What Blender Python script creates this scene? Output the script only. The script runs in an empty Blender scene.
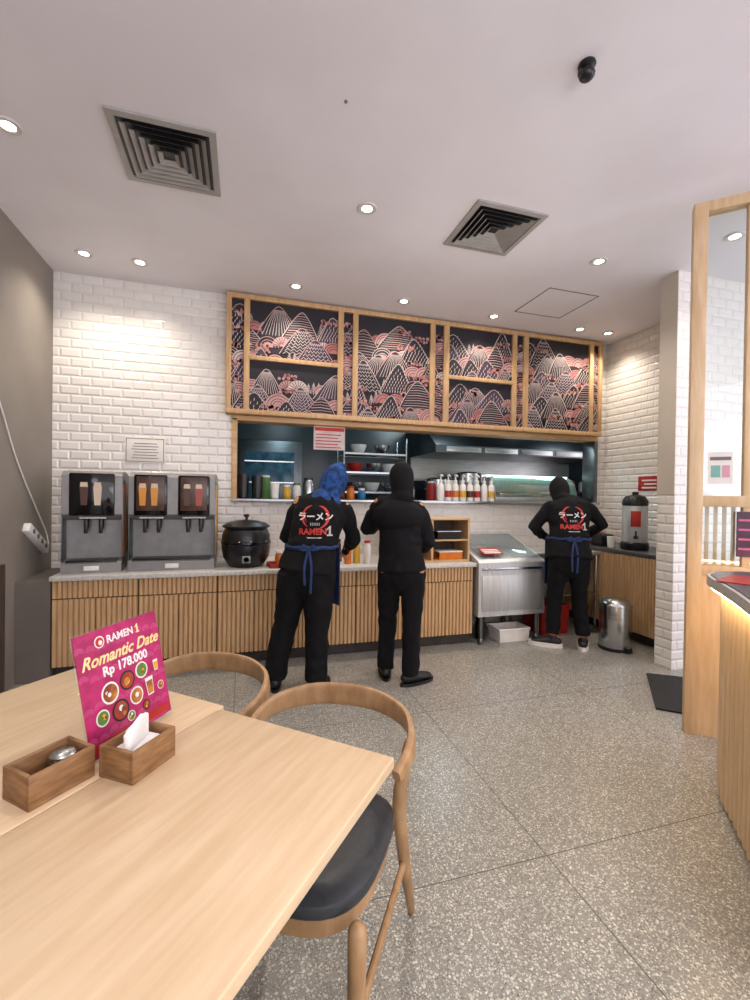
import bpy, bmesh, math, random
from mathutils import Vector, Matrix, noise
from mathutils.bvhtree import BVHTree
random.seed(7)
PI=math.pi
SC=bpy.context.scene
COL=SC.collection
V=Vector
# ------------------------------------------------------------------ camera
A=math.radians(16.5); PITCH=math.radians(0.5); ROLL=0.014; CH=1.40; F=445.0
fw=V((math.sin(A)*math.cos(PITCH),math.cos(A)*math.cos(PITCH),-math.sin(PITCH)))
rt=V((math.cos(A),-math.sin(A),0)); up=rt.cross(fw)
r2=rt*math.cos(ROLL)+up*math.sin(ROLL); u2=up*math.cos(ROLL)-rt*math.sin(ROLL)
cd=bpy.data.cameras.new('camera'); cam=bpy.data.objects.new('camera',cd); COL.objects.link(cam)
cd.sensor_fit='HORIZONTAL'; cd.sensor_width=36; cd.lens=F/750*36; cd.clip_start=.05
m=Matrix((( r2.x,u2.x,-fw.x,0),(r2.y,u2.y,-fw.y,0),(r2.z,u2.z,-fw.z,CH),(0,0,0,1)))
cam.matrix_world=m
SC.camera=cam
def spot_on(px,py,axis,val):
    "world point that a measured photo point has on a known plane"
    d=fw*F+r2*(px-375)-u2*(py-500); o=V((0,0,CH)); i='xyz'.index(axis)
    return o+d*((val-o[i])/d[i])
# ------------------------------------------------------------------ materials
def lin(h):
    h=h.lstrip('#'); c=[int(h[i:i+2],16)/255 for i in (0,2,4)]
    return tuple([x/12.92 if x<=.04045 else ((x+.055)/1.055)**2.4 for x in c]+[1])
def pm(name,c1,rough=.5,metal=0,c2=None,scale=8,stretch=(1,1,1),bump=0,emis=None,es=0,spec=None):
    m=bpy.data.materials.new(name); m.use_nodes=True; nt=m.node_tree; b=nt.nodes['Principled BSDF']
    b.inputs['Base Color'].default_value=lin(c1); b.inputs['Roughness'].default_value=rough; b.inputs['Metallic'].default_value=metal
    if spec is not None: b.inputs['Specular IOR Level'].default_value=spec
    tc=nt.nodes.new('ShaderNodeTexCoord'); mp=nt.nodes.new('ShaderNodeMapping'); mp.inputs['Scale'].default_value=stretch
    nz=nt.nodes.new('ShaderNodeTexNoise'); nz.inputs['Scale'].default_value=scale; nz.inputs['Detail'].default_value=5
    nt.links.new(tc.outputs['Object'],mp.inputs[0]); nt.links.new(mp.outputs[0],nz.inputs['Vector'])
    cr=nt.nodes.new('ShaderNodeValToRGB'); cr.color_ramp.elements[0].position=.35; cr.color_ramp.elements[1].position=.68
    k=lin(c1); q=lin(c2) if c2 else tuple([x*.86 for x in k[:3]]+[1])
    cr.color_ramp.elements[0].color=q; cr.color_ramp.elements[1].color=k
    nt.links.new(nz.outputs['Fac'],cr.inputs[0]); nt.links.new(cr.outputs[0],b.inputs['Base Color'])
    if bump:
        bp=nt.nodes.new('ShaderNodeBump'); bp.inputs['Strength'].default_value=bump; bp.inputs['Distance'].default_value=.01
        nt.links.new(nz.outputs['Fac'],bp.inputs['Height']); nt.links.new(bp.outputs[0],b.inputs['Normal'])
    if emis:
        b.inputs['Emission Color'].default_value=lin(emis); b.inputs['Emission Strength'].default_value=es
    return m
def glassmat(name,tint='#ffffff',k=.12):
    m=bpy.data.materials.new(name); m.use_nodes=True; nt=m.node_tree; nt.nodes.clear()
    o=nt.nodes.new('ShaderNodeOutputMaterial'); t=nt.nodes.new('ShaderNodeBsdfTransparent'); t.inputs[0].default_value=lin(tint)
    g=nt.nodes.new('ShaderNodeBsdfGlossy'); g.inputs['Roughness'].default_value=.04; mx=nt.nodes.new('ShaderNodeMixShader'); mx.inputs[0].default_value=k
    nt.links.new(t.outputs[0],mx.inputs[1]); nt.links.new(g.outputs[0],mx.inputs[2]); nt.links.new(mx.outputs[0],o.inputs[0]); return m
def tilemat(name,plane):
    m=bpy.data.materials.new(name); m.use_nodes=True; nt=m.node_tree; b=nt.nodes['Principled BSDF']; N=nt.nodes.new; L=nt.links.new
    tc=N('ShaderNodeTexCoord'); sp=N('ShaderNodeSeparateXYZ'); cb=N('ShaderNodeCombineXYZ')
    L(tc.outputs['Object'],sp.inputs[0]); L(sp.outputs['X' if plane=='x' else 'Y'],cb.inputs[0]); L(sp.outputs['Z'],cb.inputs[1])
    def br(ms,smooth):
        k=N('ShaderNodeTexBrick'); k.inputs['Scale'].default_value=1; k.inputs['Brick Width'].default_value=.16; k.inputs['Row Height'].default_value=.08
        k.inputs['Mortar Size'].default_value=ms; k.inputs['Mortar Smooth'].default_value=smooth; k.offset=.5
        L(cb.outputs[0],k.inputs['Vector']); return k
    k=br(.0018,.2); k.inputs['Color1'].default_value=lin('#e6e2dc'); k.inputs['Color2'].default_value=lin('#e1ddd7'); k.inputs['Mortar'].default_value=lin('#d6d2cc')
    k2=br(.018,1.0); L(k.outputs['Color'],b.inputs['Base Color'])
    iv=N('ShaderNodeMath'); iv.operation='SUBTRACT'; iv.inputs[0].default_value=1; L(k2.outputs['Fac'],iv.inputs[1])
    bp=N('ShaderNodeBump'); bp.inputs['Strength'].default_value=.7; bp.inputs['Distance'].default_value=.007
    L(iv.outputs[0],bp.inputs['Height']); L(bp.outputs[0],b.inputs['Normal']); b.inputs['Roughness'].default_value=.14
    return m
def terrazzo():
    m=bpy.data.materials.new('terrazzo'); m.use_nodes=True; nt=m.node_tree; b=nt.nodes['Principled BSDF']; N=nt.nodes.new; L=nt.links.new
    tc=N('ShaderNodeTexCoord')
    base=N('ShaderNodeRGB'); base.outputs[0].default_value=lin('#86847d'); col=base.outputs[0]
    for sc,th,cols,off in ((130,.36,('#5f5e59','#74726b'),0),(98,.38,('#a3a198','#bdbab0'),3),(62,.26,('#b6b3a9','#d3d0c6'),9),(150,.28,('#dcd9cf','#b5b2a7'),5),(78,.19,('#4c4b47','#63615b'),13)):
        mp=N('ShaderNodeMapping'); mp.inputs['Location'].default_value=(off,off*.7,0); L(tc.outputs['Object'],mp.inputs[0])
        v=N('ShaderNodeTexVoronoi'); v.inputs['Scale'].default_value=sc; L(mp.outputs[0],v.inputs['Vector'])
        lt=N('ShaderNodeMath'); lt.operation='LESS_THAN'; L(v.outputs['Distance'],lt.inputs[0]); lt.inputs[1].default_value=th
        sep=N('ShaderNodeSeparateColor'); L(v.outputs['Color'],sep.inputs[0])
        g=N('ShaderNodeMath'); g.operation='GREATER_THAN'; L(sep.outputs[0],g.inputs[0]); g.inputs[1].default_value=.35
        mu=N('ShaderNodeMath'); mu.operation='MULTIPLY'; L(lt.outputs[0],mu.inputs[0]); L(g.outputs[0],mu.inputs[1])
        cc=N('ShaderNodeMix'); cc.data_type='RGBA'; L(sep.outputs[1],cc.inputs[0]); cc.inputs[6].default_value=lin(cols[0]); cc.inputs[7].default_value=lin(cols[1])
        mx=N('ShaderNodeMix'); mx.data_type='RGBA'; L(mu.outputs[0],mx.inputs[0]); L(col,mx.inputs[6]); L(cc.outputs[2],mx.inputs[7]); col=mx.outputs[2]
    mp=N('ShaderNodeMapping'); mp.inputs['Location'].default_value=(-1.157,-1.465,0); L(tc.outputs['Object'],mp.inputs[0])
    k=N('ShaderNodeTexBrick'); k.offset=0; k.inputs['Scale'].default_value=1; k.inputs['Brick Width'].default_value=1.2; k.inputs['Row Height'].default_value=1.2
    k.inputs['Mortar Size'].default_value=.0022; k.inputs['Mortar Smooth'].default_value=.1; L(mp.outputs[0],k.inputs['Vector'])
    mx=N('ShaderNodeMix'); mx.data_type='RGBA'; L(k.outputs['Fac'],mx.inputs[0]); L(col,mx.inputs[6]); mx.inputs[7].default_value=lin('#4b4a46')
    L(mx.outputs[2],b.inputs['Base Color']); b.inputs['Roughness'].default_value=.28
    return m
oak=pm('oak','#d0ac7e',.45,c2='#bd9567',scale=6,stretch=(6,6,.8),bump=.05)
oakh=pm('oak_across','#d0ac7e',.45,c2='#bd9567',scale=6,stretch=(.8,6,6),bump=.05)
oakpale=pm('pale_oak','#dcc09a',.5,c2='#cdae84',scale=6,stretch=(6,6,.8),bump=.03)
oakslat=pm('slat_oak','#cfac80',.5,c2='#bf986c',scale=6,stretch=(6,6,.8),bump=.03); oakgap_shade=pm('slat_gap_shade','#a88458',.7,c2='#97744b',scale=6)  # second one is darker oak: shade of deep gaps put into the colour
maple=pm('maple_top','#dcc3a0',.36,c2='#d0b48e',scale=5,stretch=(9,.9,9),bump=.015)
chairw=pm('chair_wood','#b08c64',.4,c2='#96734e',scale=7,stretch=(4,4,1.5),bump=.04)
boxw=pm('box_wood','#9a734a',.5,c2='#775536',scale=9,stretch=(2,2,9),bump=.1)
leather=pm('grey_leather','#33363a',.36,c2='#2b2e32',scale=60,bump=.12)
tileX=tilemat('white_tile_back','x'); tileY=tilemat('white_tile_side','y')
plaster=pm('ceiling_plaster','#efecf0',.9,c2='#e6e2e6',scale=1.3)
beige=pm('beige_plaster','#c9bfb2',.8,c2='#bfb5a8',scale=3)
greyw=pm('grey_wall','#8d857c',.8,c2='#857d75',scale=3,bump=.05)
greyd=pm('grey_wall_low','#6f675f',.85,c2='#665f58',scale=3)
floorm=terrazzo()
steel=pm('steel','#c6c9ca',.27,1,c2='#b3b6b8',scale=4,stretch=(1,1,14))
steelb=pm('bright_brushed_steel','#c9cbcc',.42,.6,c2='#b9bbbc',scale=5,stretch=(12,1,1))
steeld=pm('steel_dark','#7c8083',.35,1,c2='#6a6e71',scale=4)
silver=pm('silver_plastic','#8f8d8b',.36,.3,c2='#81807e',scale=10)
blackp=pm('black_plastic','#17171a',.35,c2='#101012',scale=20)
blackg=pm('black_gloss','#0c0c0e',.08,c2='#08080a',scale=20)
whitep=pm('white_plastic','#e8e6e1',.4,c2='#dddad4',scale=14)
stone=pm('counter_stone','#d3d0ca',.3,c2='#bebab3',scale=40)
stoned=pm('bar_stone','#57565a',.3,c2='#3d3c40',scale=70)
darkw=pm('dark_panel','#4e4039',.6,c2='#3f3430',scale=6,stretch=(4,4,1))
kick=pm('kickboard','#3a332d',.6,c2='#2c2723',scale=8)
teal=pm('kitchen_wall','#2b3a40',.3,c2='#202d33',scale=3)
kfl=pm('kitchen_floor','#3a3c3e',.6,c2='#303234',scale=8)
clear=glassmat('clear_glass','#f4f8f7',.06); acryl=glassmat('acrylic','#ffffff',.08)
lampm=pm('lamp_lens','#fff4dd',.4,emis='#fff0d8',es=16); rim=pm('lamp_rim','#d9d5d1',.35,c2='#ccc8c4')
ventm=pm('vent_metal','#a8a49f',.4,c2='#9c9893')
shirtm=pm('black_cotton','#0f0f12',.9,c2='#0a0a0c',scale=14,bump=.15,spec=.25); trousm=pm('black_trousers','#0d0d10',.9,c2='#08080a',scale=14,bump=.15,spec=.25)
scarfb=pm('black_scarf','#0c0c0f',.85,c2='#08080a',scale=16,bump=.1,spec=.25)
scarfblue=pm('blue_patterned_scarf','#1f4f93',.8,c2='#14284d',scale=28,bump=.1,spec=.3)
apronb=pm('blue_apron_cloth','#1b3565',.8,c2='#132850',scale=18,bump=.1)
skin=pm('skin','#b98562',.5,c2='#ad7957',scale=20); eyem=pm('eye','#e9e4dc',.2,c2='#2a1b12',scale=30)
shoem=pm('black_shoe','#121214',.5,c2='#0c0c0e',scale=20); solew=pm('white_sole','#e8e5df',.5,c2='#dad7d1',scale=20)
redp=pm('red_plastic','#b3261e',.4,c2='#9b1f19',scale=10); redi=pm('red_ink','#c4322b',.6,c2='#b02a24',scale=20); whitei=pm('white_ink','#e9e7e3',.6,c2='#dedbd6',scale=20)
magenta=pm('magenta_print','#b92468',.35,c2='#971753',scale=30); pinki=pm('pink_ink','#d4689a',.5,c2='#c85a8c',scale=20); goldi=pm('gold_ink','#f3dda6',.5,c2='#ecd08c',scale=20)
paper=pm('white_paper','#ece8e2',.7,c2='#e2ddd6',scale=8); greyi=pm('grey_ink','#77726d',.7,c2='#6a6560',scale=20)
orange=pm('orange_sauce','#d9791f',.4,c2='#c66a18',scale=10); yellow=pm('yellow_sauce','#dcb03a',.4,c2='#cf9f2c',scale=10); brown=pm('brown_sauce','#5a2f1a',.4,c2='#4a2515',scale=10); greenm=pm('green_sauce','#5c8a3c',.5,c2='#4c7a30',scale=10)
artd=pm('art_night','#1a1420',.6,c2='#140f19',scale=5); artw=pm('art_cream','#cdbab6',.6,c2='#bfaca8',scale=20); artp=pm('art_pink','#c09390',.6,c2='#b48683',scale=20); artr=pm('art_salmon','#b57670',.6,c2='#a76863',scale=20); arth=pm('art_dusk','#3d2f42',.6,c2='#342838',scale=6)
bluegl=pm('blue_lit_glass','#3e6a7f',.15,c2='#1f3b49',scale=9,emis='#2f6a86',es=.04)
mint=pm('mint_lit_panel','#d6ece5',.3,emis='#d6f2ea',es=2.6)
foodm=pm('food_mix','#c98a3c',.6,c2='#7a3a20',scale=25); soupm=pm('soup_red','#a8402a',.6,c2='#7c2a1c',scale=30)
tissue=pm('tissue','#f2f0ee',.9,c2='#e6e3e0',scale=15)
warm=pm('warm_strip','#ffd9a0',.4,emis='#ffe0b4',es=22)
rubber=pm('rubber_mat','#1d1c1c',.8,c2='#141313',scale=60,bump=.4)
dotm=pm('blue_item','#2c7fb8',.4,c2='#2470a5',scale=9)
# ------------------------------------------------------------------ mesh builder
class MB:
    def __init__(s): s.bm=bmesh.new(); s.mi=0
    def _mi(s,fs):
        for f in fs: f.material_index=s.mi
    def box(s,x0,x1,y0,y1,z0,z1,bev=0,seg=2,M=None):
        g=bmesh.ops.create_cube(s.bm,size=1); vs=g['verts']
        for v in vs: v.co=V(((x0+x1)/2+v.co.x*(x1-x0),(y0+y1)/2+v.co.y*(y1-y0),(z0+z1)/2+v.co.z*(z1-z0)))
        fs=set(f for v in vs for f in v.link_faces); s._mi(fs)
        if bev:
            es=list(set(e for v in vs for e in v.link_edges)); r=bmesh.ops.bevel(s.bm,geom=es,offset=bev,segments=seg,affect='EDGES',profile=.5)
            s._mi(r['faces']); vs=list(set([v for v in r['verts']]+[v for f in r['faces'] for v in f.verts]))
        if M:
            for v in vs: v.co=M@v.co
        return s
    def poly(s,pts):
        f=s.bm.faces.new([s.bm.verts.new(V(p)) for p in pts]); f.material_index=s.mi; return s
    def prism(s,pts,z0,z1,M=None):
        "pts 2d polygon extruded along z"
        a=[s.bm.verts.new(V((p[0],p[1],z0))) for p in pts]; b=[s.bm.verts.new(V((p[0],p[1],z1))) for p in pts]; n=len(pts)
        fs=[s.bm.faces.new(a[::-1]),s.bm.faces.new(b)]+[s.bm.faces.new((a[i],a[(i+1)%n],b[(i+1)%n],b[i])) for i in range(n)]
        s._mi(fs)
        if M:
            for v in a+b: v.co=M@v.co
        return s
    def prof(s,pts,x0,x1):
        "pts (y,z) profile extruded along x"
        return s.prism(pts,x0,x1,Matrix(((0,0,1,0),(1,0,0,0),(0,1,0,0),(0,0,0,1))))
    def loft(s,rings,n=16,xref=(1,0,0),rnd=True,closed=False):
        P=[V(r[0]) for r in rings]; R=[(r[1],r[2] if len(r)>2 else r[1]) for r in rings]; K=len(P); T=[]
        for i in range(K):
            a=P[(i-1)%K] if (i>0 or closed) else P[i]; b=P[(i+1)%K] if (i<K-1 or closed) else P[i]
            t=(b-a); T.append(t.normalized())
        if rnd and not closed:
            q=[]
            for sg,e in ((-1,0),(1,K-1)):
                L=[]
                for th in (25,50,72,86):
                    k=math.radians(th); rr=min(R[e]); L.append((P[e]+T[e]*sg*rr*math.sin(k),(R[e][0]*math.cos(k),R[e][1]*math.cos(k)),T[e]))
                q.append(L)
            allr=q[0][::-1]+[(P[i],R[i],T[i]) for i in range(K)]+q[1]
        else: allr=[(P[i],R[i],T[i]) for i in range(K)]
        VV=[]; xr=V(xref)
        for c,(rx,ry),t in allr:
            x=xr-t*xr.dot(t)
            if x.length<1e-3: x=V((0,1,0))-t*t.y
            x.normalize(); y=t.cross(x)
            VV.append([s.bm.verts.new(c+x*rx*math.cos(2*PI*j/n)+y*ry*math.sin(2*PI*j/n)) for j in range(n)])
        fs=[]; m=len(VV)
        for i in range(m if closed else m-1):
            a=VV[i]; b=VV[(i+1)%m]
            for j in range(n): fs.append(s.bm.faces.new((a[j],a[(j+1)%n],b[(j+1)%n],b[j])))
        if not closed: fs.append(s.bm.faces.new(VV[0][::-1])); fs.append(s.bm.faces.new(VV[-1]))
        s._mi(fs); return s
    def tube(s,pts,r,n=10): return s.loft([(p,r) for p in pts],n=n,xref=(.31,.52,.79))
    def lathe(s,prof,c=(0,0,0),n=28,M=None):
        cx,cy,cz=c; VV=[[s.bm.verts.new(V((cx+max(r,1e-4)*math.cos(2*PI*j/n),cy+max(r,1e-4)*math.sin(2*PI*j/n),cz+z))) for j in range(n)] for r,z in prof]
        fs=[]
        for i in range(len(VV)-1):
            for j in range(n): fs.append(s.bm.faces.new((VV[i][j],VV[i][(j+1)%n],VV[i+1][(j+1)%n],VV[i+1][j])))
        fs.append(s.bm.faces.new(VV[0][::-1])); fs.append(s.bm.faces.new(VV[-1])); s._mi(fs)
        if M:
            for r in VV:
                for v in r: v.co=M@v.co
        return s
    def ell(s,c,r,n=16,M=None):
        c=V(c); VV=[]
        for i in range(9):
            th=-PI/2+PI*(i+.02)/8.04; VV.append([s.bm.verts.new(V((c.x+r[0]*math.cos(th)*math.cos(2*PI*j/n),c.y+r[1]*math.cos(th)*math.sin(2*PI*j/n),c.z+r[2]*math.sin(th)))) for j in range(n)])
        fs=[]
        for i in range(8):
            for j in range(n): fs.append(s.bm.faces.new((VV[i][j],VV[i][(j+1)%n],VV[i+1][(j+1)%n],VV[i+1][j])))
        fs.append(s.bm.faces.new(VV[0][::-1])); fs.append(s.bm.faces.new(VV[-1])); s._mi(fs)
        if M:
            for q in VV:
                for v in q: v.co=M@v.co
        return s
    def xf(s,M):
        bmesh.ops.transform(s.bm,matrix=M,verts=s.bm.verts[:]); return s
    def build(s,name,mats,parent=None,smooth=True,fixn=True):
        if not isinstance(mats,(list,tuple)): mats=[mats]
        if fixn: bmesh.ops.recalc_face_normals(s.bm,faces=s.bm.faces[:])
        me=bpy.data.meshes.new(name); s.bm.to_mesh(me); s.bm.free()
        for m in mats: me.materials.append(m)
        return link(name,me,parent,smooth)
def link(name,me,parent=None,smooth=True):
    if smooth and len(me.polygons):
        me.polygons.foreach_set('use_smooth',[True]*len(me.polygons)); me.set_sharp_from_angle(angle=math.radians(38))
    o=bpy.data.objects.new(name,me); COL.objects.link(o)
    if parent: o.parent=parent
    return o
def tag(o,label=None,cat=None,group=None,kind=None):
    if label: o['label']=label
    if cat: o['category']=cat
    if group: o['group']=group
    if kind: o['kind']=kind
    return o
def thing(name,label,cat,loc=(0,0,0),rz=0,group=None):
    o=bpy.data.objects.new(name,None); COL.objects.link(o); o.location=loc; o.rotation_euler=(0,0,rz); o.empty_display_size=.1
    return tag(o,label,cat,group)
def struct(name,mb,mats,parent=None): return tag(mb.build(name,mats,parent),kind='structure' if not parent else None)
def dup(root,loc,rz=0,label=None):
    r=root.copy(); COL.objects.link(r); r.location=loc; r.rotation_euler=(0,0,rz)
    if label: r['label']=label
    for ch in list(root.children):
        c=ch.copy(); COL.objects.link(c); c.parent=r
        for g in list(ch.children):
            d=g.copy(); COL.objects.link(d); d.parent=c
    return r
def evalmesh(o):
    dg=bpy.context.evaluated_depsgraph_get(); return bpy.data.meshes.new_from_object(o.evaluated_get(dg))
def remesh(mb,vox,sm=4,wr=0,wf=9,seed=0,zs=.45):
    me=bpy.data.meshes.new('t'); mb.bm.to_mesh(me); mb.bm.free(); o=bpy.data.objects.new('t',me); COL.objects.link(o)
    r=o.modifiers.new('r','REMESH'); r.mode='VOXEL'; r.voxel_size=vox
    q=o.modifiers.new('s','SMOOTH'); q.iterations=sm; q.factor=.5
    bpy.context.view_layer.update(); res=evalmesh(o); bpy.data.objects.remove(o)
    if wr:
        for v in res.vertices:
            p=v.co; n=noise.noise(V((p.x*wf+seed,p.y*wf,p.z*wf*zs+3*noise.noise(p*4)))); n2=noise.noise(V((p.x*wf*2.3,p.y*wf*2.3+seed,p.z*wf*1.6)))
            v.co=p+v.normal*wr*(n+.5*n2)
    return res
def textmesh(s,size,extr=0,bold=0,shear=0,spacing=1):
    c=bpy.data.curves.new('t','FONT'); c.body=s; c.size=size; c.align_x='CENTER'; c.align_y='CENTER'; c.extrude=extr; c.offset=bold; c.shear=shear; c.space_character=spacing; c.resolution_u=3
    o=bpy.data.objects.new('t',c); COL.objects.link(o); bpy.context.view_layer.update(); me=evalmesh(o); bpy.data.objects.remove(o); return me
def addtext(mb,s,size,M,mi,**k):
    me=textmesh(s,size,**k); n0=len(mb.bm.verts); f0=len(mb.bm.faces); mb.bm.from_mesh(me); mb.bm.verts.ensure_lookup_table(); mb.bm.faces.ensure_lookup_table()
    for v in mb.bm.verts[n0:]: v.co=M@v.co
    for f in mb.bm.faces[f0:]: f.material_index=mi
    bpy.data.meshes.remove(me)
    return mb
def bigone(mb,h,M,mi,e=.0002):
    "a bold figure 1 with a flag and a foot, centred"
    mb.mi=mi; a=h*.10
    mb.prism([(-a,-h/2),(a,-h/2),(a,h/2),(-a*.4,h/2),(-h*.30,h*.22),(-h*.30,h*.04),(-a,h*.2)],-e,e,M); mb.prism([(-h*.27,-h/2),(h*.27,-h/2),(h*.27,-h*.36),(-h*.27,-h*.36)],-e,e*1.2,M); return mb
def T(x,y,z): return Matrix.Translation((x,y,z))
def RX(a): return Matrix.Rotation(a,4,'X')
def RY(a): return Matrix.Rotation(a,4,'Y')
def RZ(a): return Matrix.Rotation(a,4,'Z')
UPR=RX(PI/2)   # text in xy plane -> stands in xz plane facing -y
# ------------------------------------------------------------------ setting
CZ=3.28; BW=4.435; LW=-1.57; RW=4.24
OX0,OX1,OZ0,OZ1=-.08,4.08,1.36,2.12
struct('floor',MB().box(LW-.1,7,-3,BW+.01,-.1,0),floorm)
struct('ceiling',MB().box(LW-.1,7,-3,BW+.15,CZ,CZ+.1),plaster)
w=MB(); w.box(LW,OX0,BW,BW+.15,0,CZ); w.box(OX1,RW+.1,BW,BW+.15,0,CZ); w.box(OX0,OX1,BW,BW+.15,0,OZ0); w.box(OX0,OX1,BW,BW+.15,OZ1,CZ); struct('wall_back',w,tileX)
struct('wall_left',MB().box(LW-.1,LW,-3,BW+.15,0,CZ),greyw)
struct('wall_right',MB().box(RW,RW+.1,2.96,BW,0,CZ),tileY)
w=MB(); w.box(3.39,7,2.80,2.96,0,CZ)
pl=w.build('wall_pillar',[tileX,tileY]); tag(pl,kind='structure')
for p in pl.data.polygons:
    if abs(p.normal.x)>.5: p.material_index=1
struct('trim_4',MB().box(3.384,3.39,2.80,2.96,1.45,CZ),beige)
struct('baseboard_left',MB().box(LW,LW+.02,-3,3.62,0,.9),darkw)
struct('trim_5',MB().box(LW,-1.35,3.80,BW,0,.745),greyd)
# opening trim
w=MB()
w.box(OX0-.03,OX0+.02,BW-.03,BW+.17,OZ0,OZ1,.004); w.box(OX0-.03,OX1+.03,BW-.03,BW+.17,OZ1-.02,OZ1+.028,.004)
struct('trim_1',w,oakh)
struct('trim_2',MB().box(OX0-.03,OX1+.03,BW-.08,BW+.52,OZ0-.035,OZ0,.006),steel)
struct('trim_6',MB().box(OX1-.02,OX1+.03,BW-.03,BW+.17,OZ0,OZ1-.02,.004),steeld)
# kitchen shell
struct('floor_kitchen',MB().box(-.8,6.4,BW+.15,7,-.1,0),kfl)
struct('ceiling_kitchen',MB().box(-.8,6.4,BW+.15,7,2.75,2.85),teal)
struct('wall_kitchen_back',MB().box(-.8,6.4,6.6,6.7,0,2.75),teal)
struct('wall_kitchen_left',MB().box(-.8,-.7,BW+.15,6.6,0,2.75),teal)
struct('wall_kitchen_right',MB().box(6.2,6.3,BW+.15,6.6,0,2.75),teal)
# ------------------------------------------------------------------ art wall panels
def strip(mb,pts,wd):
    for i in range(len(pts)-1):
        a=V((pts[i][0],0,pts[i][1])); b=V((pts[i+1][0],0,pts[i+1][1])); d=(b-a)
        if d.length<1e-5: continue
        n=V((-d.z,0,d.x)).normalized()*wd/2; e=d.normalized()*wd*.3; a=a-e; b=b+e
        yield [a-n,b-n,b+n,a+n]
def art(x0,x1,z0,z1,seed):
    rnd=random.Random(seed); mb=MB(); st={'y':0}
    def put(pts,mi):
        mb.mi=mi; mb.poly([(p[0],st['y'],p[2]) for p in pts])
    def line(pts,wd,mi):
        for q in strip(mb,pts,wd): put(q,mi)
    def disk(cx,cz,r,mi,a0=0,a1=2*PI,r0=0,n=18):
        for i in range(n):
            t0=a0+(a1-a0)*i/n; t1=a0+(a1-a0)*(i+1)/n
            o=[(cx+r*math.cos(t0),0,cz+r*math.sin(t0)),(cx+r*math.cos(t1),0,cz+r*math.sin(t1))]
            if r0: o+=[(cx+r0*math.cos(t1),0,cz+r0*math.sin(t1)),(cx+r0*math.cos(t0),0,cz+r0*math.sin(t0))]
            else: o+=[(cx,0,cz)]
            put(o,mi)
    def lay(): st['y']-=.0004
    def mountain(cx,bz,w,h):
        n=16; c=[]; sk=rnd.uniform(-.12,.12)
        for i in range(n+1):
            t=-1+2*i/n; hh=h*(1-abs(t)**1.35); c.append((cx+t*w/2+sk*hh,bz+hh*(1 if abs(t)>.1 else .98)))
        k=rnd.choice((0,1,1,2,3)); fill=rnd.choice((0,0,0,4))
        lay(); put([(p[0],0,p[1]) for p in c],fill); lay(); line(c,.0075,rnd.choice((1,1,2)))
        def at(t,u):
            hh=h*u; ww=w*.5*(1-u)**.75; return (cx+t*ww+sk*hh,bz+hh)
        if k==0:
            for j in range(1,12): line([at(-1+2*j/12,.86),at((-1+2*j/12)*.95,.5),at((-1+2*j/12)*.92,.06)],.0048,1)
        elif k==1:
            for q in range(9):
                u=.06+.098*q; nn=max(2,int(13*(1-u)))
                for j in range(nn):
                    a=at((-.86+1.72*j/(nn-1)),u); line([a,(a[0]+.006,a[1]+.022)],.0065,1)
        elif k==2:
            for q in range(8):
                u=.06+.11*q; line([ (at(-.88+1.76*j/12,u)[0],at(0,u)[1]+(.012 if j%2 else -.012)) for j in range(13)],.0048,1)
        else:
            for q in range(11):
                u=.05+.085*q; line([at(-.88,u),at(0,u+.03),at(.88,u)],.0048,1 if q%2 else 2)
    def hill(cx,bz,r):
        f=rnd.choice((2,2,3,0,1)); lay(); disk(cx,bz,r,f,0,PI); lay(); mi=0 if f in (1,2,3) else rnd.choice((1,2)); k=r if f==0 else r*.86
        while k>.03:
            disk(cx,bz,k,mi,0,PI,k-.006); k-=rnd.choice((.022,.03))
        if f==0: lay(); disk(cx,bz,r*.42,2,0,PI)
    def fan(cx,bz,r):
        lay(); disk(cx,bz,r,rnd.choice((2,3,1)),0,PI); lay()
        for j in range(9):
            a=PI*(j+.5)/9; line([(cx+.25*r*math.cos(a),bz+.25*r*math.sin(a)),(cx+.93*r*math.cos(a),bz+.93*r*math.sin(a))],.006,0)
    def tree(cx,bz,h):
        lay(); line([(cx,bz),(cx,bz+h)],.005,1)
        for j in range(5):
            z=bz+h*(.25+.15*j); w=h*.26*(1-.16*j); line([(cx-w,z-.012),(cx,z+.012),(cx+w,z-.012)],.0045,1)
    def bloom(cx,bz):
        lay()
        for j in range(10):
            x=cx+rnd.uniform(-.085,.085); z=bz+rnd.uniform(-.022,.026); disk(x,z,rnd.uniform(.012,.020),rnd.choice((2,3)),n=9)
    put([(x0,0,z0),(x1,0,z0),(x1,0,z1),(x0,0,z1)],0)
    z=z1-.15; row=0
    while z>z0-.25:
        x=x0-rnd.uniform(0,.2)
        while x<x1+.1:
            k=rnd.random()
            if k<.38: mountain(x,z-.17,rnd.uniform(.32,.48),rnd.uniform(.24,.34)); x+=.20
            elif k<.72: hill(x,z-.12,rnd.uniform(.08,.13)); x+=.13
            elif k<.84: fan(x,z-.1,rnd.uniform(.06,.10)); x+=.10
            elif k<.92:
                for q in range(3): tree(x+q*.05,z-.14+.01*q,rnd.uniform(.1,.15))
                x+=.13
            else: bloom(x,z-.03); x+=.13
        bloom(rnd.uniform(x0,x1),z+.02)
        z-=.15; row+=1
    bm=mb.bm
    for co,no in (((x0,0,0),(-1,0,0)),((x1,0,0),(1,0,0)),((0,0,z0),(0,0,-1)),((0,0,z1),(0,0,1))):
        bmesh.ops.bisect_plane(bm,geom=bm.verts[:]+bm.edges[:]+bm.faces[:],plane_co=co,plane_no=no,clear_outer=True)
    for v in bm.verts: v.co.y=v.co.y*.6+4.352
    return mb
PZ0,PZ1=2.15,3.262
ap=thing('mural_cabinet','wide oak framed row of dark mountain and blossom mural panels above the kitchen opening','wall panel',(1.96,4.4,PZ0))
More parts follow.
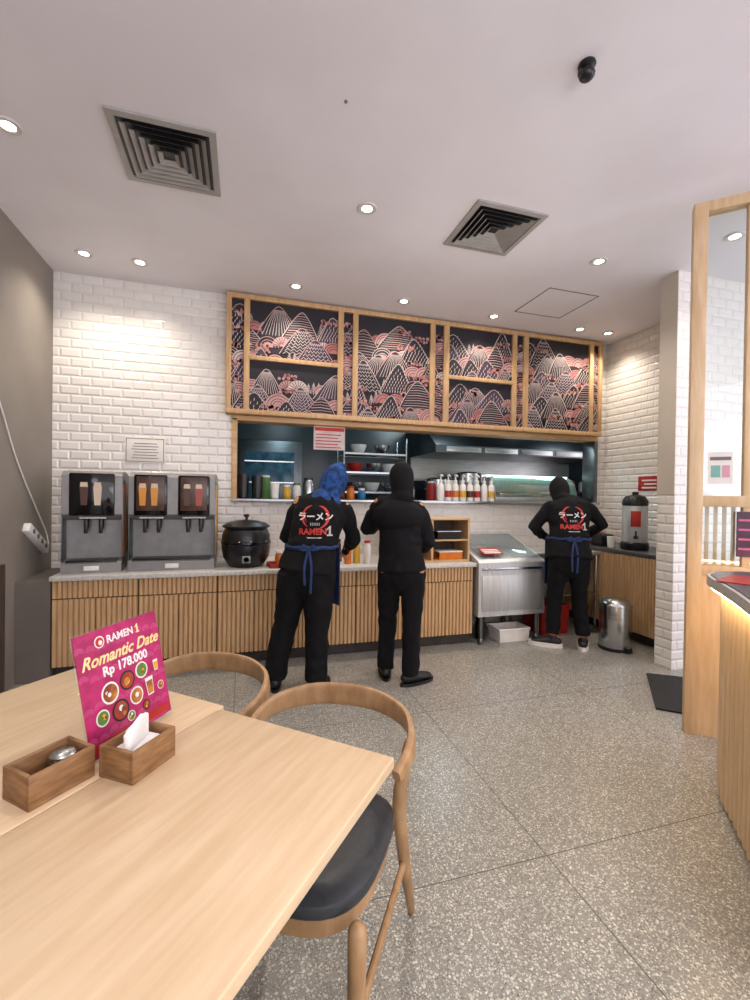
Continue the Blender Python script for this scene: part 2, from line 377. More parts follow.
cols=[(-.12,-.01,0),(.043,.88,1),(.935,1.03,0),(1.084,1.864,0),(1.92,2.02,0),(2.083,2.855,1),(2.91,3.0,0),(3.06,3.9,0),(3.955,4.035,0)]
fr=MB(); fr.box(-.165,4.08,4.36,BW,PZ0,PZ1)
xs=[-.165]+[v for c in cols for v in c[:2]]+[4.08]
for i in range(0,len(xs),2): fr.box(xs[i],xs[i+1],4.322,4.362,PZ0,PZ1,.003)
fr.box(-.165,4.08,4.321,4.362,PZ0,PZ0+.045,.003); fr.box(-.165,4.08,4.321,4.362,PZ1-.045,PZ1,.003)
for a,b,s in cols:
    if s: fr.box(a-.01,b+.01,4.320,4.362,2.66,2.70,.003)
fr.xf(T(-1.96,-4.4,-PZ0)); fr.build('frame',oak,ap)
for i,(a,b,s) in enumerate(cols):
    for (c,d) in (((PZ0+.045,2.66),(2.70,PZ1-.045)) if s else ((PZ0+.045,PZ1-.045),)):
        q=art(a,b,c,d,i*13+int(c*10)); q.xf(T(-1.96,-4.4,-PZ0)); q.build('mural_panel',[artd,artw,artp,artr,arth],ap,smooth=False,fixn=False)
# ------------------------------------------------------------------ back counter
CT=.78; CF=3.785
def slats(mb,x0,x1,y,z0,z1,p=.034):
    n=max(1,int(round((x1-x0)/p))); q=(x1-x0)/n
    mb.mi=1; mb.box(x0,x1,y,y+.012,z0,z1); mb.mi=0
    for i in range(n):
        a=x0+i*q+q*.09; b=x0+(i+1)*q-q*.09
        mb.prism([(a,y+.001),(a+.005,y-.012),(b-.005,y-.012),(b,y+.001)],z0,z1)
SLM=[oakslat,oakgap_shade]
n=6; x0c,x1c=-1.345,2.115; uw=(x1c-x0c)/n
ulab=['slatted oak base cabinet at the left end under the single drink dispenser','slatted oak base cabinet under the twin drink dispenser','slatted oak base cabinet under the black soup kettle','slatted oak base cabinet behind the worker in the blue headscarf','slatted oak base cabinet between the two workers at the counter','slatted oak base cabinet at the right end beside the steel chiller']
for i in range(n):
    a=x0c+i*uw; u=thing('base_cabinet',ulab[i],'cabinet',(a+uw/2,4.1,0),0,'slatted oak base cabinets under the long counter'); h=uw/2-.001
    MB().box(-h,h,-.285,.325,.10,.745).build('body',kick,u)
    MB().box(-h,h,-.25,-.23,0,.10).build('plinth',kick,u)
    d=MB(); slats(d,-h+.003,h-.003,-.298,.612,.742); d.build('drawer',SLM,u)
    for sx in (-1,1):
        d=MB(); aa,bb=(-h+.003,-.002) if sx<0 else (.002,h-.003); slats(d,aa,bb,-.298,.105,.603); d.build('door',SLM,u)
ct=MB(); ct.box(x0c,x1c+.01,CF-.03,BW-.003,.745,CT,.004); tag(ct.build('countertop',stone),'long pale stone worktop over the slatted oak cabinets','countertop')
# cubby shelf on counter
cb=thing('cubby_shelf','open oak cubby shelf standing on the right end of the long counter','shelf',(1.72,4.03,CT))
k=MB(); k.box(-.39,.39,-.16,.16,0,.02).box(-.39,.39,-.16,.16,.40,.42,.003).box(-.39,-.37,-.16,.16,.02,.40).box(.37,.39,-.16,.16,.02,.40); k.build('carcass',oakh,cb)
MB().box(-.01,.01,-.155,.14,.02,.40).box(.01,.37,-.155,.14,.20,.215).box(-.37,-.01,-.155,.14,.20,.215).build('divider',oakh,cb); MB().box(-.37,.37,.14,.155,.02,.40).build('back_panel',darkw,cb)
for (x,z,l,mt) in ((1.90,CT+.215,'black food tray on the upper shelf of the oak cubby',blackp),(1.92,CT+.02,'orange lidded tub on the lower shelf of the oak cubby',orange)):
    t=thing('food_tray',l,'tray',(x,3.98,z)); MB().prof([(-.09,0),(.09,0),(.1,.07),(.09,.07),(.082,.01),(-.082,.01),(-.09,.07),(-.1,.07)],-.12,.12).build('tray_body',mt,t)
    MB().box(-.125,.125,-.1,.1,.07,.082,.004).build('lid',whitep if mt is orange else steel,t)
for i,(x,mt,l) in enumerate(((1.46,whitep,'stack of white bowls on top of the oak cubby, left'),(1.62,blackp,'stack of black bowls on top of the oak cubby'))):
    m_=MB()
    for q in range(4): m_.lathe([(.03,q*.018),(.055,.02+q*.018),(.07,.045+q*.018),(.066,.045+q*.018),(.05,.024+q*.018),(.025,.008+q*.018)],(0,0,0))
    o=m_.build('bowl_stack',mt); o.location=(x,4.02,CT+.42); tag(o,l,'bowls')
# ------------------------------------------------------------------ drink dispensers
litm=pm('lit_menu_picture','#54382c',.3,c2='#221713',scale=14,emis='#6a4836',es=.15)
drinkc=pm('cola_picture','#4a2110',.3); drinko=pm('orange_drink_picture','#cf8a34',.3,emis='#cf8a34',es=.12); drinkr=pm('red_drink_picture','#9c3a28',.3,emis='#9c3a28',es=.1); drinkw=pm('milk_drink_picture','#c9b79e',.3,emis='#c9b79e',es=.08)
def dispenser(name,label,cat,loc,rz,heads):
    u=thing(name,label,cat,loc,rz,'juice dispensers on the counter'); W=.64 if heads==2 else .40; hw=W/2
    b=MB(); b.prof([(.22,0),(.22,.76),(-.0,.79),(-.16,.78),(-.20,.75),(-.205,.45),(-.17,.42),(-.06,.40),(-.06,.10),(-.2,.085),(-.215,.07),(-.215,0)],-hw,hw); b.build('housing',silver,u)
    MB().box(-hw+.03,hw-.03,-.215,-.07,.086,.098,.003).build('drip_tray',blackp,u)
    for i in range(heads):
        c=(-W/4+i*W/2) if heads==2 else 0; q=.12 if heads==2 else .15
        MB().box(c-q,c+q,-.218,-.197,.44,.765,.012).build('display_window',blackg,u)
        g=MB(); g.box(c-q+.02,c+q-.02,-.221,-.217,.48,.75,.002)
        gw=g.build('lit_picture',litm if (heads==2) else blackg,u)
        for j,(ox,mt) in enumerate(((-.055,drinko),(.03,drinko)) if i==0 and heads==2 else ((-.05,drinkc),(.04,drinkr) if heads==2 else (.04,drinkw))):
            MB().prism([(c+ox-.022,.52),(c+ox+.018,.52),(c+ox+.026,.66),(c+ox-.030,.66)],.220,.224,Matrix(((1,0,0,0),(0,0,-1,0),(0,1,0,0),(0,0,0,1)))).build('drink_picture',mt,gw)
            MB().prism([(c+ox-.028,.66),(c+ox+.024,.66),(c+ox+.020,.695),(c+ox-.024,.695)],.220,.224,Matrix(((1,0,0,0),(0,0,-1,0),(0,1,0,0),(0,0,0,1)))).build('foam_picture',drinkw,gw)
        for ox in (-.05,.05):
            nz=MB(); nz.lathe([(.014,.33),(.02,.36),(.02,.44)],(c+ox,-.13,0),n=14); nz.box(c+ox-.013,c+ox+.013,-.165,-.15,.30,.41,.004); nz.build('nozzle',blackp,u)
        MB().box(c-q,c+q,-.064,-.058,.13,.40).build('splash_panel',silver,u)
        MB().box(c-.09,c+.09,-.176,-.168,.415,.435,.003).build('button_bar',whitep,u)
    l=MB(); l.box(-.05,.05,-.219,-.214,.02,.055,.002); l.build('maker_plate',whitep,u)
    for s in (-1,1):
        l=MB(); l.box(s*hw-.004,s*hw+.004,-.19,.2,.05,.72,.003); sp=l.build('side_panel',steeld,u)
    MX=Matrix(((0,0,1,0),(1,0,0,0),(0,1,0,0),(0,0,0,1)))
    MB().prism([(-.17,.12),(-.02,.10),(.06,.3),(-.03,.5),(.02,.69),(-.17,.69)],hw+.0035,hw+.006,MX).build('side_graphic',orange if heads==1 else yellow,u)
    MB().prism([(-.02,.12),(.15,.12),(.18,.4),(.08,.6),(.0,.5),(.075,.3)],hw+.0035,hw+.006,MX).build('side_graphic',greenm if heads==1 else redp,u)
    return u
dispenser('drink_dispenser','single grey drink dispenser with two nozzles nearest the left wall','drink machine',(-1.13,4.09,CT),.10,1)
dispenser('drink_dispenser','wide grey twin drink dispenser with two picture windows','drink machine',(-.545,4.11,CT),0,2)
# soup kettle
sk=thing('soup_kettle','round black electric soup kettle on the counter right of the twin dispenser','kettle',(.03,4.02,CT))
MB().lathe([(.13,0),(.15,.015),(.19,.08),(.205,.17),(.2,.27),(.175,.33),(.165,.345),(.16,.34)]).build('pot',blackp,sk)
MB().lathe([(.195,.335),(.2,.35),(.16,.375),(.08,.395),(.03,.4)]).build('lid',blackp,sk)
MB().lathe([(.012,.395),(.012,.42),(.025,.43),(.025,.445),(.005,.45)],n=16).build('lid_knob',blackp,sk)
MB().lathe([(.205,.19),(.21,.2),(.21,.215),(.203,.225)]).build('band',blackg,sk)
MB().box(-.035,.035,-.205,-.19,.05,.11,.004).lathe([(.02,0),(.022,.015)],(0,0,0),n=12,M=T(0,-.19,.08)@RX(PI/2)).build('dial',silver,sk)
# small counter things
def tray(loc,rz,mt,label,sz=(.3,.2)):
    t=thing('serving_tray',label,'tray',loc,rz); a,b=sz[0]/2,sz[1]/2
    m_=MB(); m_.box(-a,a,-b,b,0,.008,.003); 
    for (p,q,r,s) in ((-a,a,-b,-b+.01),(-a,a,b-.01,b),(-a,-a+.01,-b,b),(a-.01,a,-b,b)): m_.box(p,q,r,s,.004,.035,.003)
    m_.build('tray_body',mt,t); return t
tray((.36,3.93,CT),.1,redp,'red plastic tray on the counter behind the blue headscarf worker')
def jar(loc,body,lid,label,name='sauce_jar',r=.035,h=.1,cat='jar',group=None):
    t=thing(name,label,cat,loc,0,group); MB().lathe([(r*.9,0),(r,.006),(r,h*.8),(r*.8,h*.9),(r*.8,h)],n=20).build('jar_body',body,t); MB().lathe([(r*.88,h),(r*.88,h+.018),(r*.7,h+.022)],n=20).build('lid',lid,t); return t
jl=[(.30,3.9,CT+.009,orange,whitep,'orange sauce jar standing in the red tray, left'),(.41,3.95,CT+.009,yellow,redp,'yellow sauce jar with red lid in the red tray'),
 (.92,3.95,CT,orange,whitep,'orange bottle with white cap on the counter between the two workers'),(1.01,3.99,CT,yellow,orange,'yellow bottle with orange cap on the counter between the two workers'),(1.10,3.94,CT,whitep,redp,'white bottle with red cap on the counter between the two workers'),
 (.86,4.12,CT,brown,blackp,'brown sauce bottle with black cap behind the orange bottle')]
for i,(x,y,z,b,l,t) in enumerate(jl): jar((x,y,z),b,l,t,r=.033,h=.11 if i<2 else .19,name='sauce_jar' if i<2 else 'sauce_bottle',cat='jar' if i<2 else 'bottle')
# things on sill
def cupstack(x,y,z,mt,h,label,r=.045):
    m_=MB(); nn=int(h/.02)
    pr=[(r*.75,0)]
    for i in range(nn): pr+=[(r*(.8+.2*i/nn),.02*i+.008),(r*(.84+.2*i/nn),.02*i+.010),(r*(.84+.2*i/nn),.02*i+.018)]
    m_.lathe(pr,n=20); o=m_.build('cup_stack',mt); o.location=(x,y,z); tag(o,label,'cups','stacks of cups on the kitchen ledge')
cupstack(-.0,4.5,OZ0,blackp,.24,'stack of black cups on the ledge above the soup kettle, left one',.055)
cupstack(.13,4.5,OZ0,blackp,.22,'stack of black cups on the ledge above the soup kettle, right one',.055)
cupstack(.30,4.52,OZ0,whitep,.16,'short stack of white cups on the kitchen ledge left of the blue headscarf')
for i,(x,y,b,l,h,t) in enumerate(((.42,4.55,yellow,whitep,.12,'yellow jar on the kitchen ledge left of the blue headscarf'),(.52,4.55,whitep,greenm,.14,'white jar with green lid on the kitchen ledge'),(.98,4.55,brown,blackp,.16,'brown jar on the kitchen ledge between the workers'),(1.08,4.55,orange,redp,.12,'orange jar with red lid on the kitchen ledge'),(1.2,4.55,dotm,whitep,.1,'small blue tub on the kitchen ledge beside the black headscarf'),(1.62,4.55,whitep,whitep,.18,'tall white tub on the kitchen ledge right of the black headscarf'),(1.76,4.55,steel,blackp,.14,'steel canister on the kitchen ledge beside the tall white tub'),
   (2.1,4.78,redp,whitep,.2,'red tub behind the pump bottles on the kitchen ledge'),(2.35,4.80,whitep,blackp,.24,'white tub with black lid behind the pump bottles'),(2.58,4.78,steel,steel,.2,'steel canister behind the pump bottles'),(.66,4.72,steel,blackp,.2,'steel canister behind the green lidded jar on the ledge'),(.22,4.8,greenm,whitep,.22,'green tub at the back of the kitchen ledge behind the white cups'))):
    jar((x,y,OZ0),b,l,t,h=h,r=.04 if y<4.6 else .055)
fillc=[whitep,redp,orange,yellow,brown,redp,whitep,yellow]
names=['clear','red','orange','yellow','brown','dark red','white','pale yellow']
ords=['leftmost','second','third','fourth','fifth','sixth','seventh','rightmost']
for i in range(8):
    x=2.05+.088*i; t=thing('pump_bottle','%s pump bottle from the left on the kitchen ledge, %s label'%(ords[i],names[i]) if 0<i<7 else '%s pump bottle of the row on the kitchen ledge, %s label'%(ords[i],names[i]),'bottle',(x,4.42,OZ0),0,'pump bottles in a row on the kitchen ledge')
    MB().lathe([(.032,0),(.036,.006),(.036,.15),(.030,.175),(.016,.19),(.016,.20)],n=18).build('bottle_body',whitep,t)
    MB().lathe([(.0365,.04),(.0367,.041),(.0367,.11),(.0365,.111)],n=18).build('bottle_label',fillc[i],t)
    MB().lathe([(.019,.195),(.019,.225),(.007,.23),(.007,.27)],n=14).loft([((0,.01,.275),.01),((0,-.02,.278),.01),((0,-.05,.265),.006)],n=10).build('pump_head',whitep,t)
# display case
CS=1.22
dc=thing('display_case','long curved glass refrigerated topping case on the right of the kitchen ledge','display case',(3.42,4.77,OZ0))
MB().box(-.58,.58,-.16,.16,0,.05,.006).box(-.58,.58,.12,.16,.05,.26*CS,.004).build('case_base',steelb,dc)
arc=[(-.15,.05)]+[(-.15+.17*(1-math.cos(a)),.05+.2*CS*math.sin(a)) for a in [PI/2*i/8 for i in range(1,9)]]+[(.12,.05+.2*CS)]
g=MB(); g.prof(arc+[(p[0]+.001,p[1]-.004) for p in arc[::-1]],-.57,.57); g.build('curved_glass',glassmat('case_glass','#f0fbf8',.16),dc)
MB().box(-.58,.58,.03,.16,.05+.2*CS,.075+.2*CS,.004).build('top_panel',mint,dc)
for s in (-.575,.575): MB().prism([(p[0],p[1]) for p in arc]+[(.12,.05)],0,.01,T(s-.005,0,0)@Matrix(((0,0,1,0),(1,0,0,0),(0,1,0,0),(0,0,0,1)))).build('end_panel',steelb,dc)
for i in range(5):
    t=thing('topping_pan','steel pan of toppings inside the curved glass case, %s from the left'%ords[i].replace('leftmost','first'),'food pan',(3.02+.2*i,4.75,OZ0+.05),0,'topping pans inside the glass case')
    MB().box(-.085,.085,-.09,.09,0,.05,.004).build('pan',steel,t); MB().box(-.078,.078,-.082,.082,.048,.066,.012).build('food',[foodm,greenm,orange,whitep,redi][i],t)
# kitchen interior
kr=thing('upright_fridge','tall upright fridge with a dim blue glass door at the left of the kitchen','fridge',(.32,6.2,0))
MB().box(-.42,.42,-.3,.38,.0,2.1,.01).build('body',steeld,kr); MB().box(-.38,.38,-.33,-.3,.25,2.03,.008).build('door',steeld,kr)
gd=MB(); gd.box(-.31,.31,-.335,-.33,.4,1.95,.003); gd.build('glass',bluegl,kr)
for z in (1.25,1.55,1.82): MB().box(-.31,.31,-.338,-.334,z,z+.015).build('shelf_edge',steel,kr)
MB().tube([(.35,-.37,.9),(.35,-.37,1.3)],.012).build('handle',steel,kr)
wr=thing('wire_rack','stainless rack of bowls and tubs in the kitchen between the two workers','rack',(1.75,6.1,0))
for sx in (-.45,.45):
    for sy in (-.2,.2): MB().tube([(sx,sy,.01),(sx,sy,2.2)],.014).build('post',steel,wr)
for z in (.5,1.0,1.45,1.72,1.98):
    sh=MB(); 
    for j in range(9): sh.tube([(-.45,-.2+.05*j,z),(.45,-.2+.05*j,z)],.006,6)
    sh.box(-.46,.46,-.21,-.2,z-.012,z+.012).box(-.46,.46,.2,.21,z-.012,z+.012); sh.build('shelf',steel,wr)
for i,(x,z,mt,l) in enumerate(((1.5,1.46,steel,'steel bowl on the kitchen rack, left'),(1.75,1.46,whitep,'white tub on the kitchen rack, middle'),(2.0,1.46,steel,'steel bowl on the kitchen rack, right'),(1.5,1.73,redp,'red tub on the middle shelf of the kitchen rack'),(1.78,1.73,steel,'steel bowl on the middle shelf of the kitchen rack'),(2.02,1.73,whitep,'white tub on the middle shelf of the kitchen rack'),(1.55,1.99,whitep,'white tub on top of the kitchen rack'),(1.9,1.99,steel,'steel bowl on top of the kitchen rack'))):
    o=MB().lathe([(.05,0),(.08,.02),(.11,.1),(.115,.13),(.108,.13),(.07,.03)],n=24).build('storage_bowl',mt); o.location=(x,6.1,z); tag(o,l,'bowl','bowls on the kitchen rack')
hd=thing('exhaust_hood','long stainless exhaust hood over the right half of the kitchen','hood',(3.9,6.0,2.0))
MB().prof([(-.55,0),(.59,0),(.59,.4),(-.1,.4),(-.55,.10)],-1.45,1.6).build('canopy',steeld,hd)
for i in range(5): MB().box(-1.3+.58*i,-.78+.58*i,-.56,-.54,.015,.085,.003).build('filter_panel',steel,hd)
MB().box(-.3,.3,0,.4,.4,.75).build('duct',steeld,hd)
MB().box(-1.4,1.55,.50,.58,-.35,0).build('splash_panel',steel,hd)
st=thing('kitchen_range','steel cooking range with stock pots under the exhaust hood','stove',(3.6,6.15,0))
MB().box(-1.1,1.1,-.4,.42,.08,.9,.01).build('body',steel,st); MB().box(-1.12,1.12,-.42,.43,.9,.94,.006).build('cooktop',steeld,st)
for i in range(4): MB().lathe([(.02,0),(.022,.03)],M=T(-.8+.5*i,-.4,.8)@RX(PI/2),n=14).build('knob',blackp,st)
for sx in (-1,1):
    for sy in (-.34,.36): MB().lathe([(.03,0),(.03,.08)],(sx,sy,0),n=12).build('foot',blackp,st)
for i,(x,h,r,l) in enumerate(((2.8,.72,.18,'tall steel stock pot on the range, left'),(3.3,.82,.2,'largest steel stock pot on the range'),(3.85,.68,.17,'steel stock pot on the range, third'),(4.35,.78,.18,'steel stock pot on the range, right'))):
    t=thing('stock_pot',l,'pot',(x,6.15,.94),0,'stock pots on the kitchen range'); MB().lathe([(r,0),(r,h),(r+.01,h+.006),(r-.01,h+.006)],n=28).build('pot',steel,t); MB().lathe([(r,h+.006),(r*.5,h+.03),(.02,h+.035)],n=28).build('lid',steeld,t)
    for s in (-1,1): MB().tube([(s*r,-.05,h*.8),(s*(r+.04),-.03,h*.8),(s*(r+.04),.03,h*.8),(s*r,.05,h*.8)],.008).build('handle',steel,t)
ws=thing('wall_shelf','steel wall shelf carrying small containers at the kitchen back wall, far right','shelf',(5.3,6.45,1.5)); MB().box(-.6,.6,-.15,.149,0,.03,.004).build('board',steel,ws)
for s in (-.5,.5): MB().box(s-.01,s+.01,-.1,.149,-.12,0).build('bracket',steel,ws)
for i in range(5): jar((4.85+.2*i,6.42,1.53),[whitep,orange,redp,yellow,whitep][i],[blackp,whitep,whitep,redp,greenm][i],'%s container on the far right kitchen wall shelf'%['white','orange','red','yellow','green lidded'][i],r=.05,h=.16,group='containers on the kitchen wall shelf')
# hanging paper menu in opening
hp=thing('order_sheet','red and white paper sheet hung in the kitchen opening beside the blue headscarf','paper',(.83,BW+.02,1.86))
MB().box(-.16,.16,0,.003,0,.235,0).build('sheet',pm('red_sheet','#d9cdc8',.6,c2='#c9b8b3'),hp)
q=MB(); q.box(-.15,.15,-.002,-.0005,.19,.225)
for j in range(5): q.box(-.14,.12-.03*(j%2),-.002,-.0005,.02+.032*j,.030+.032*j)
q.build('print',redi,hp)
# wall notice
wn=thing('wall_notice','small framed white notice on the tiled wall above the drink dispensers','notice',(-.85,BW,1.67))
MB().box(-.165,.165,-.006,0,0,.23,.002).build('sheet',paper,wn)
q=MB(); 
for (a,b,c,d) in ((-.155,.155,.215,.22),(-.155,.155,.01,.015),(-.155,-.15,.01,.22),(.15,.155,.01,.22)): q.box(a,b,-.008,-.005,c,d)
for j in range(6): q.box(-.11+.01*(j%3),.11-.015*(j%2),-.008,-.005,.04+.026*j,.046+.026*j)
q.build('print',greyi,wn)
# ------------------------------------------------------------------ steel chiller, work table, crate, bins
fz=thing('prep_chiller','stainless prep chiller with sloping lid between the oak counter and the third worker','chiller',(2.50,4.05,0))
MB().prof([(-.32,.27),(.36,.27),(.36,1.0),(.30,1.0),(-.30,.80),(-.32,.78)],-.365,.365).build('body',steelb,fz)
MB().box(-.325,.325,-.01,.01,0,.56,.004,M=T(0,-.0,.908)@RX(.322-PI/2)@T(0,0,-.28)).build('lid',glassmat('lid_glass','#dfe6e8',.18),fz)
MB().box(-.33,.33,-.335,-.32,.71,.735,.004).build('front_rail',steel,fz)
MB().box(-.33,.33,-.328,-.32,.32,.66,.003).build('front_panel',steelb,fz)
for sx in (-.31,.31):
    for sy in (-.27,.31): MB().lathe([(.02,.06),(.02,.27)],(sx,sy,0),n=12).lathe([(.028,0),(.03,.02),(.03,.045),(.02,.06)],(sx,sy,0),n=12).build('leg',steeld,fz)
pr=thing('price_card','small red and white price card lying on the sloping chiller lid','card',(2.33,3.86,.862)); Mq=RX(.322)
MB().box(-.11,.11,-.07,.07,.012,.016,M=Mq).build('card',redp,pr)
for j in range(3): MB().box(-.09,.09,-.05+.035*j,-.03+.035*j,.0162,.0175,M=Mq).build('printed_line',paper,pr)
def tub(loc,sz,mt,label,name='storage_tub'):
    a,b,h=sz; t=thing(name,label,'tub',loc)
    k=MB(); o=.92
    k.prism([(-a*o,-b*o),(a*o,-b*o),(a*o,b*o),(-a*o,b*o)],0,.01)
    for (p,q_) in (((-a*o,-b*o),(a*o,-b*o)),((a*o,-b*o),(a*o,b*o)),((a*o,b*o),(-a*o,b*o)),((-a*o,b*o),(-a*o,-b*o))):
        P0=V((p[0],p[1],0)); P1=V((q_[0],q_[1],0)); s=1/o; i=.94
        k.poly([P0,P1,V((P1.x*s,P1.y*s,h)),V((P0.x*s,P0.y*s,h))]); k.poly([V((P0.x*i,P0.y*i,.01)),V((P1.x*i,P1.y*i,.01)),V((P1.x*s*i,P1.y*s*i,h)),V((P0.x*s*i,P0.y*s*i,h))])
        k.poly([V((P0.x*s,P0.y*s,h)),V((P1.x*s,P1.y*s,h)),V((P1.x*s*i,P1.y*s*i,h)),V((P0.x*s*i,P0.y*s*i,h))])
    k.build('tub_body',mt,t,fixn=False)
    MB().box(-a*1.03,a*1.03,-b*1.03,-b*.98,h-.02,h,.003).box(-a*1.03,a*1.03,b*.98,b*1.03,h-.02,h,.003).build('rim',mt,t); return t
tub((2.55,3.86,0),(.17,.11,.13),whitep,'white plastic tub on the floor under the steel chiller')
jar((2.27,3.93,0),blackp,blackp,'small black canister on the floor under the chiller',r=.05,h=.2,name='canister',cat='canister')
wt=thing('work_table','stainless work table against the tiled wall behind the third worker','table',(3.28,4.14,0))
MB().box(-.39,.39,-.27,.28,.80,.84,.005).build('table_top',steelb,wt); MB().box(-.37,.37,-.25,.26,.38,.395).build('undershelf',steel,wt)
for sx in (-.36,.36):
    for sy in (-.24,.25): MB().tube([(sx,sy,.02),(sx,sy,.8)],.017).build('leg',steel,wt)
tub((3.10,4.02,0),(.17,.17,.3),redp,'red plastic crate on the floor behind the third worker','plastic_crate')
tb=thing('pedal_bin','round stainless pedal bin on the floor right of the third worker','bin',(3.37,3.36,0))
MB().lathe([(.135,.02),(.14,.03),(.14,.40),(.136,.41)]).build('bin_body',steel,tb); MB().lathe([(.142,0),(.145,.01),(.142,.03),(.138,.03)]).build('base_ring',blackp,tb)
MB().lathe([(.143,.405),(.143,.42),(.12,.45),(.06,.468),(.005,.472)]).build('lid',steel,tb); MB().box(-.03,.03,-.18,-.13,.012,.022,.003).build('pedal',blackp,tb)
# right counter
rc=thing('base_cabinet','slatted oak base cabinet along the right tiled wall behind the bin','cabinet',(3.95,3.70,0),0)
MB().box(-.25,.285,-.72,.73,.10,.85).build('body',oak,rc); MB().box(-.2,-.18,-.72,.73,0,.10).build('plinth',kick,rc)
for i in range(2):
    d=MB(); slats(d,-.72+.72*i,-.72+.72*i+.715,-.262,.105,.845); d.xf(Matrix(((0,1,0,0),(1,0,0,0),(0,0,1,0),(0,0,0,1)))); d.build('door',SLM,rc)
tag(MB().box(3.67,RW-.003,2.975,BW-.003,.85,.885,.004).build('countertop',stoned),'dark stone worktop on the cabinet along the right wall','countertop')
cu=thing('coffee_urn','tall silver and red drinks machine with black top on the dark right hand worktop','urn',(3.90,3.66,.885),-.75)
MB().lathe([(.125,0),(.13,.01),(.13,.07),(.12,.08)]).build('base',blackp,cu); MB().lathe([(.115,.075),(.118,.09),(.118,.44),(.11,.46)]).build('tank',steelb,cu)
MB().lathe([(.12,.455),(.122,.50),(.09,.55),(.03,.57),(.03,.595),(.005,.60)]).build('lid',blackp,cu)
MB().box(-.02,.02,-.16,-.11,.12,.15,.004).box(-.008,.008,-.16,-.145,.15,.20,.003).build('tap',blackp,cu); MB().box(-.045,.045,-.128,-.11,.24,.40,.003).build('level_panel',redp,cu)
for i,(x,y,mt,l) in enumerate(((3.84,4.02,blackp,'dark tray of cutlery cups on the right worktop'),(3.95,4.24,redp,'red box on the right worktop in the corner'))):
    o=MB().box(-.09,.09,-.08,.08,0,.12,.01).box(-.075,.075,-.065,.065,.12,.13,.003).build('counter_caddy',mt); o.location=(x,y,.885); tag(o,l,'caddy')
cupstack(3.78,3.84,.885,whitep,.12,'short stack of white cups on the dark right worktop')
rp=thing('red_poster','small red poster on the right tiled wall above the drinks machine','poster',(RW,3.80,1.50)); MB().box(-.006,0,-.14,.14,0,.16,.001).build('sheet',redp,rp)
for j in range(3): MB().box(-.0085,-.005,-.09,.09-.03*(j%2),.025+.04*j,.042+.04*j).build('printed_line',paper,rp)
# ------------------------------------------------------------------ ceiling fixtures
def vent(loc,label):
    t=thing('ceiling_vent',label,'vent',loc,0,'square ceiling air vents'); h=.26
    def sq(mb,a,b,z0,z1):
        P=[(-1,-1),(1,-1),(1,1),(-1,1)]
        for i in range(4):
            p,q=P[i],P[(i+1)%4]; mb.poly([(p[0]*a,p[1]*a,z0),(q[0]*a,q[1]*a,z0),(q[0]*b,q[1]*b,z1),(p[0]*b,p[1]*b,z1)])
    mb=MB(); sq(mb,h,h-.001,0,-.012); sq(mb,h-.001,h-.035,-.012,-.014); sq(mb,h-.035,h-.04,-.014,0); mb.build('frame',ventm,t,fixn=False)
    mb=MB(); mb.box(-h+.035,h-.035,-h+.035,h-.035,-.002,0); mb.build('backing',blackp,t)
    for i in range(5):
        a=h-.055-.038*i; mb=MB(); sq(mb,a,a-.022,-.022,-.004); sq(mb,a-.001,a-.023,-.023,-.005); mb.build('louver',ventm,t,fixn=False)
    return t
vent((-.416,2.727,CZ),'square ceiling air vent at upper left above the tables'); vent((1.66,2.78,CZ),'square ceiling air vent at right, in front of the mural panels')
DL=[(8,125,'at the far left edge of the ceiling'),(84,253,'above the left dispenser, nearest the left wall'),(140,262,'above the twin dispenser'),(367,208,'alone in mid ceiling between the two vents'),(296,286,'in front of the left part of the mural'),(404,301,'in front of the middle of the mural'),(494,316,'in front of the right part of the mural'),(599,261,'right of the second air vent'),(580,329,'near the right end of the mural, left of a pair'),(608,333,'closest to the right tiled wall'),(735,236,'seen through the glass partition')]
dl0=None; LP=[]
for px,py,l in DL:
    p=spot_on(px,py,'z',CZ)
    if dl0 is None:
        dl0=thing('ceiling_downlight','round recessed downlight '+l,'light',(p.x,p.y,CZ),0,'recessed ceiling downlights')
        MB().lathe([(.062,0),(.064,-.004),(.058,-.009),(.036,-.007),(.034,0)],n=28).build('rim',rim,dl0); MB().lathe([(.033,-.001),(.033,-.004),(.016,-.006)],n=24).build('lens',lampm,dl0)
    else: dup(dl0,(p.x,p.y,CZ),0,'round recessed downlight '+l)
    LP.append((p.x,p.y))
p=spot_on(555,304,'z',CZ); t=thing('ceiling_access_panel','square ceiling access hatch right of the second vent','hatch',(p.x,p.y,CZ))
k=MB(); h=.27
for (a,b,c,d) in ((-h,h,-h,-h+.008),(-h,h,h-.008,h),(-h,-h+.008,-h,h),(h-.008,h,-h,h)): k.box(a,b,c,d,-.004,0)
k.build('frame',greyi,t); MB().box(-h+.012,h-.012,-h+.012,h-.012,-.003,0).build('hatch_panel',plaster,t)
p=spot_on(587,64,'z',CZ); t=thing('ceiling_sensor','small black fitting hanging from the ceiling at upper right','fitting',(p.x,p.y,CZ))
MB().lathe([(.035,0),(.037,-.008),(.018,-.02),(.016,-.03)],n=20).build('mount',blackp,t); MB().ell((0,0,-.045),(.034,.034,.025)).box(-.04,-.01,-.012,.012,-.06,-.035,.004).build('sensor_head',blackp,t)
p=spot_on(346,101,'z',CZ); tag(MB().lathe([(.008,0),(.008,-.006),(.003,-.009)],(p.x,p.y,CZ),n=12).build('ceiling_bolt',greyi),'tiny grey bolt in the ceiling near the first vent','bolt')
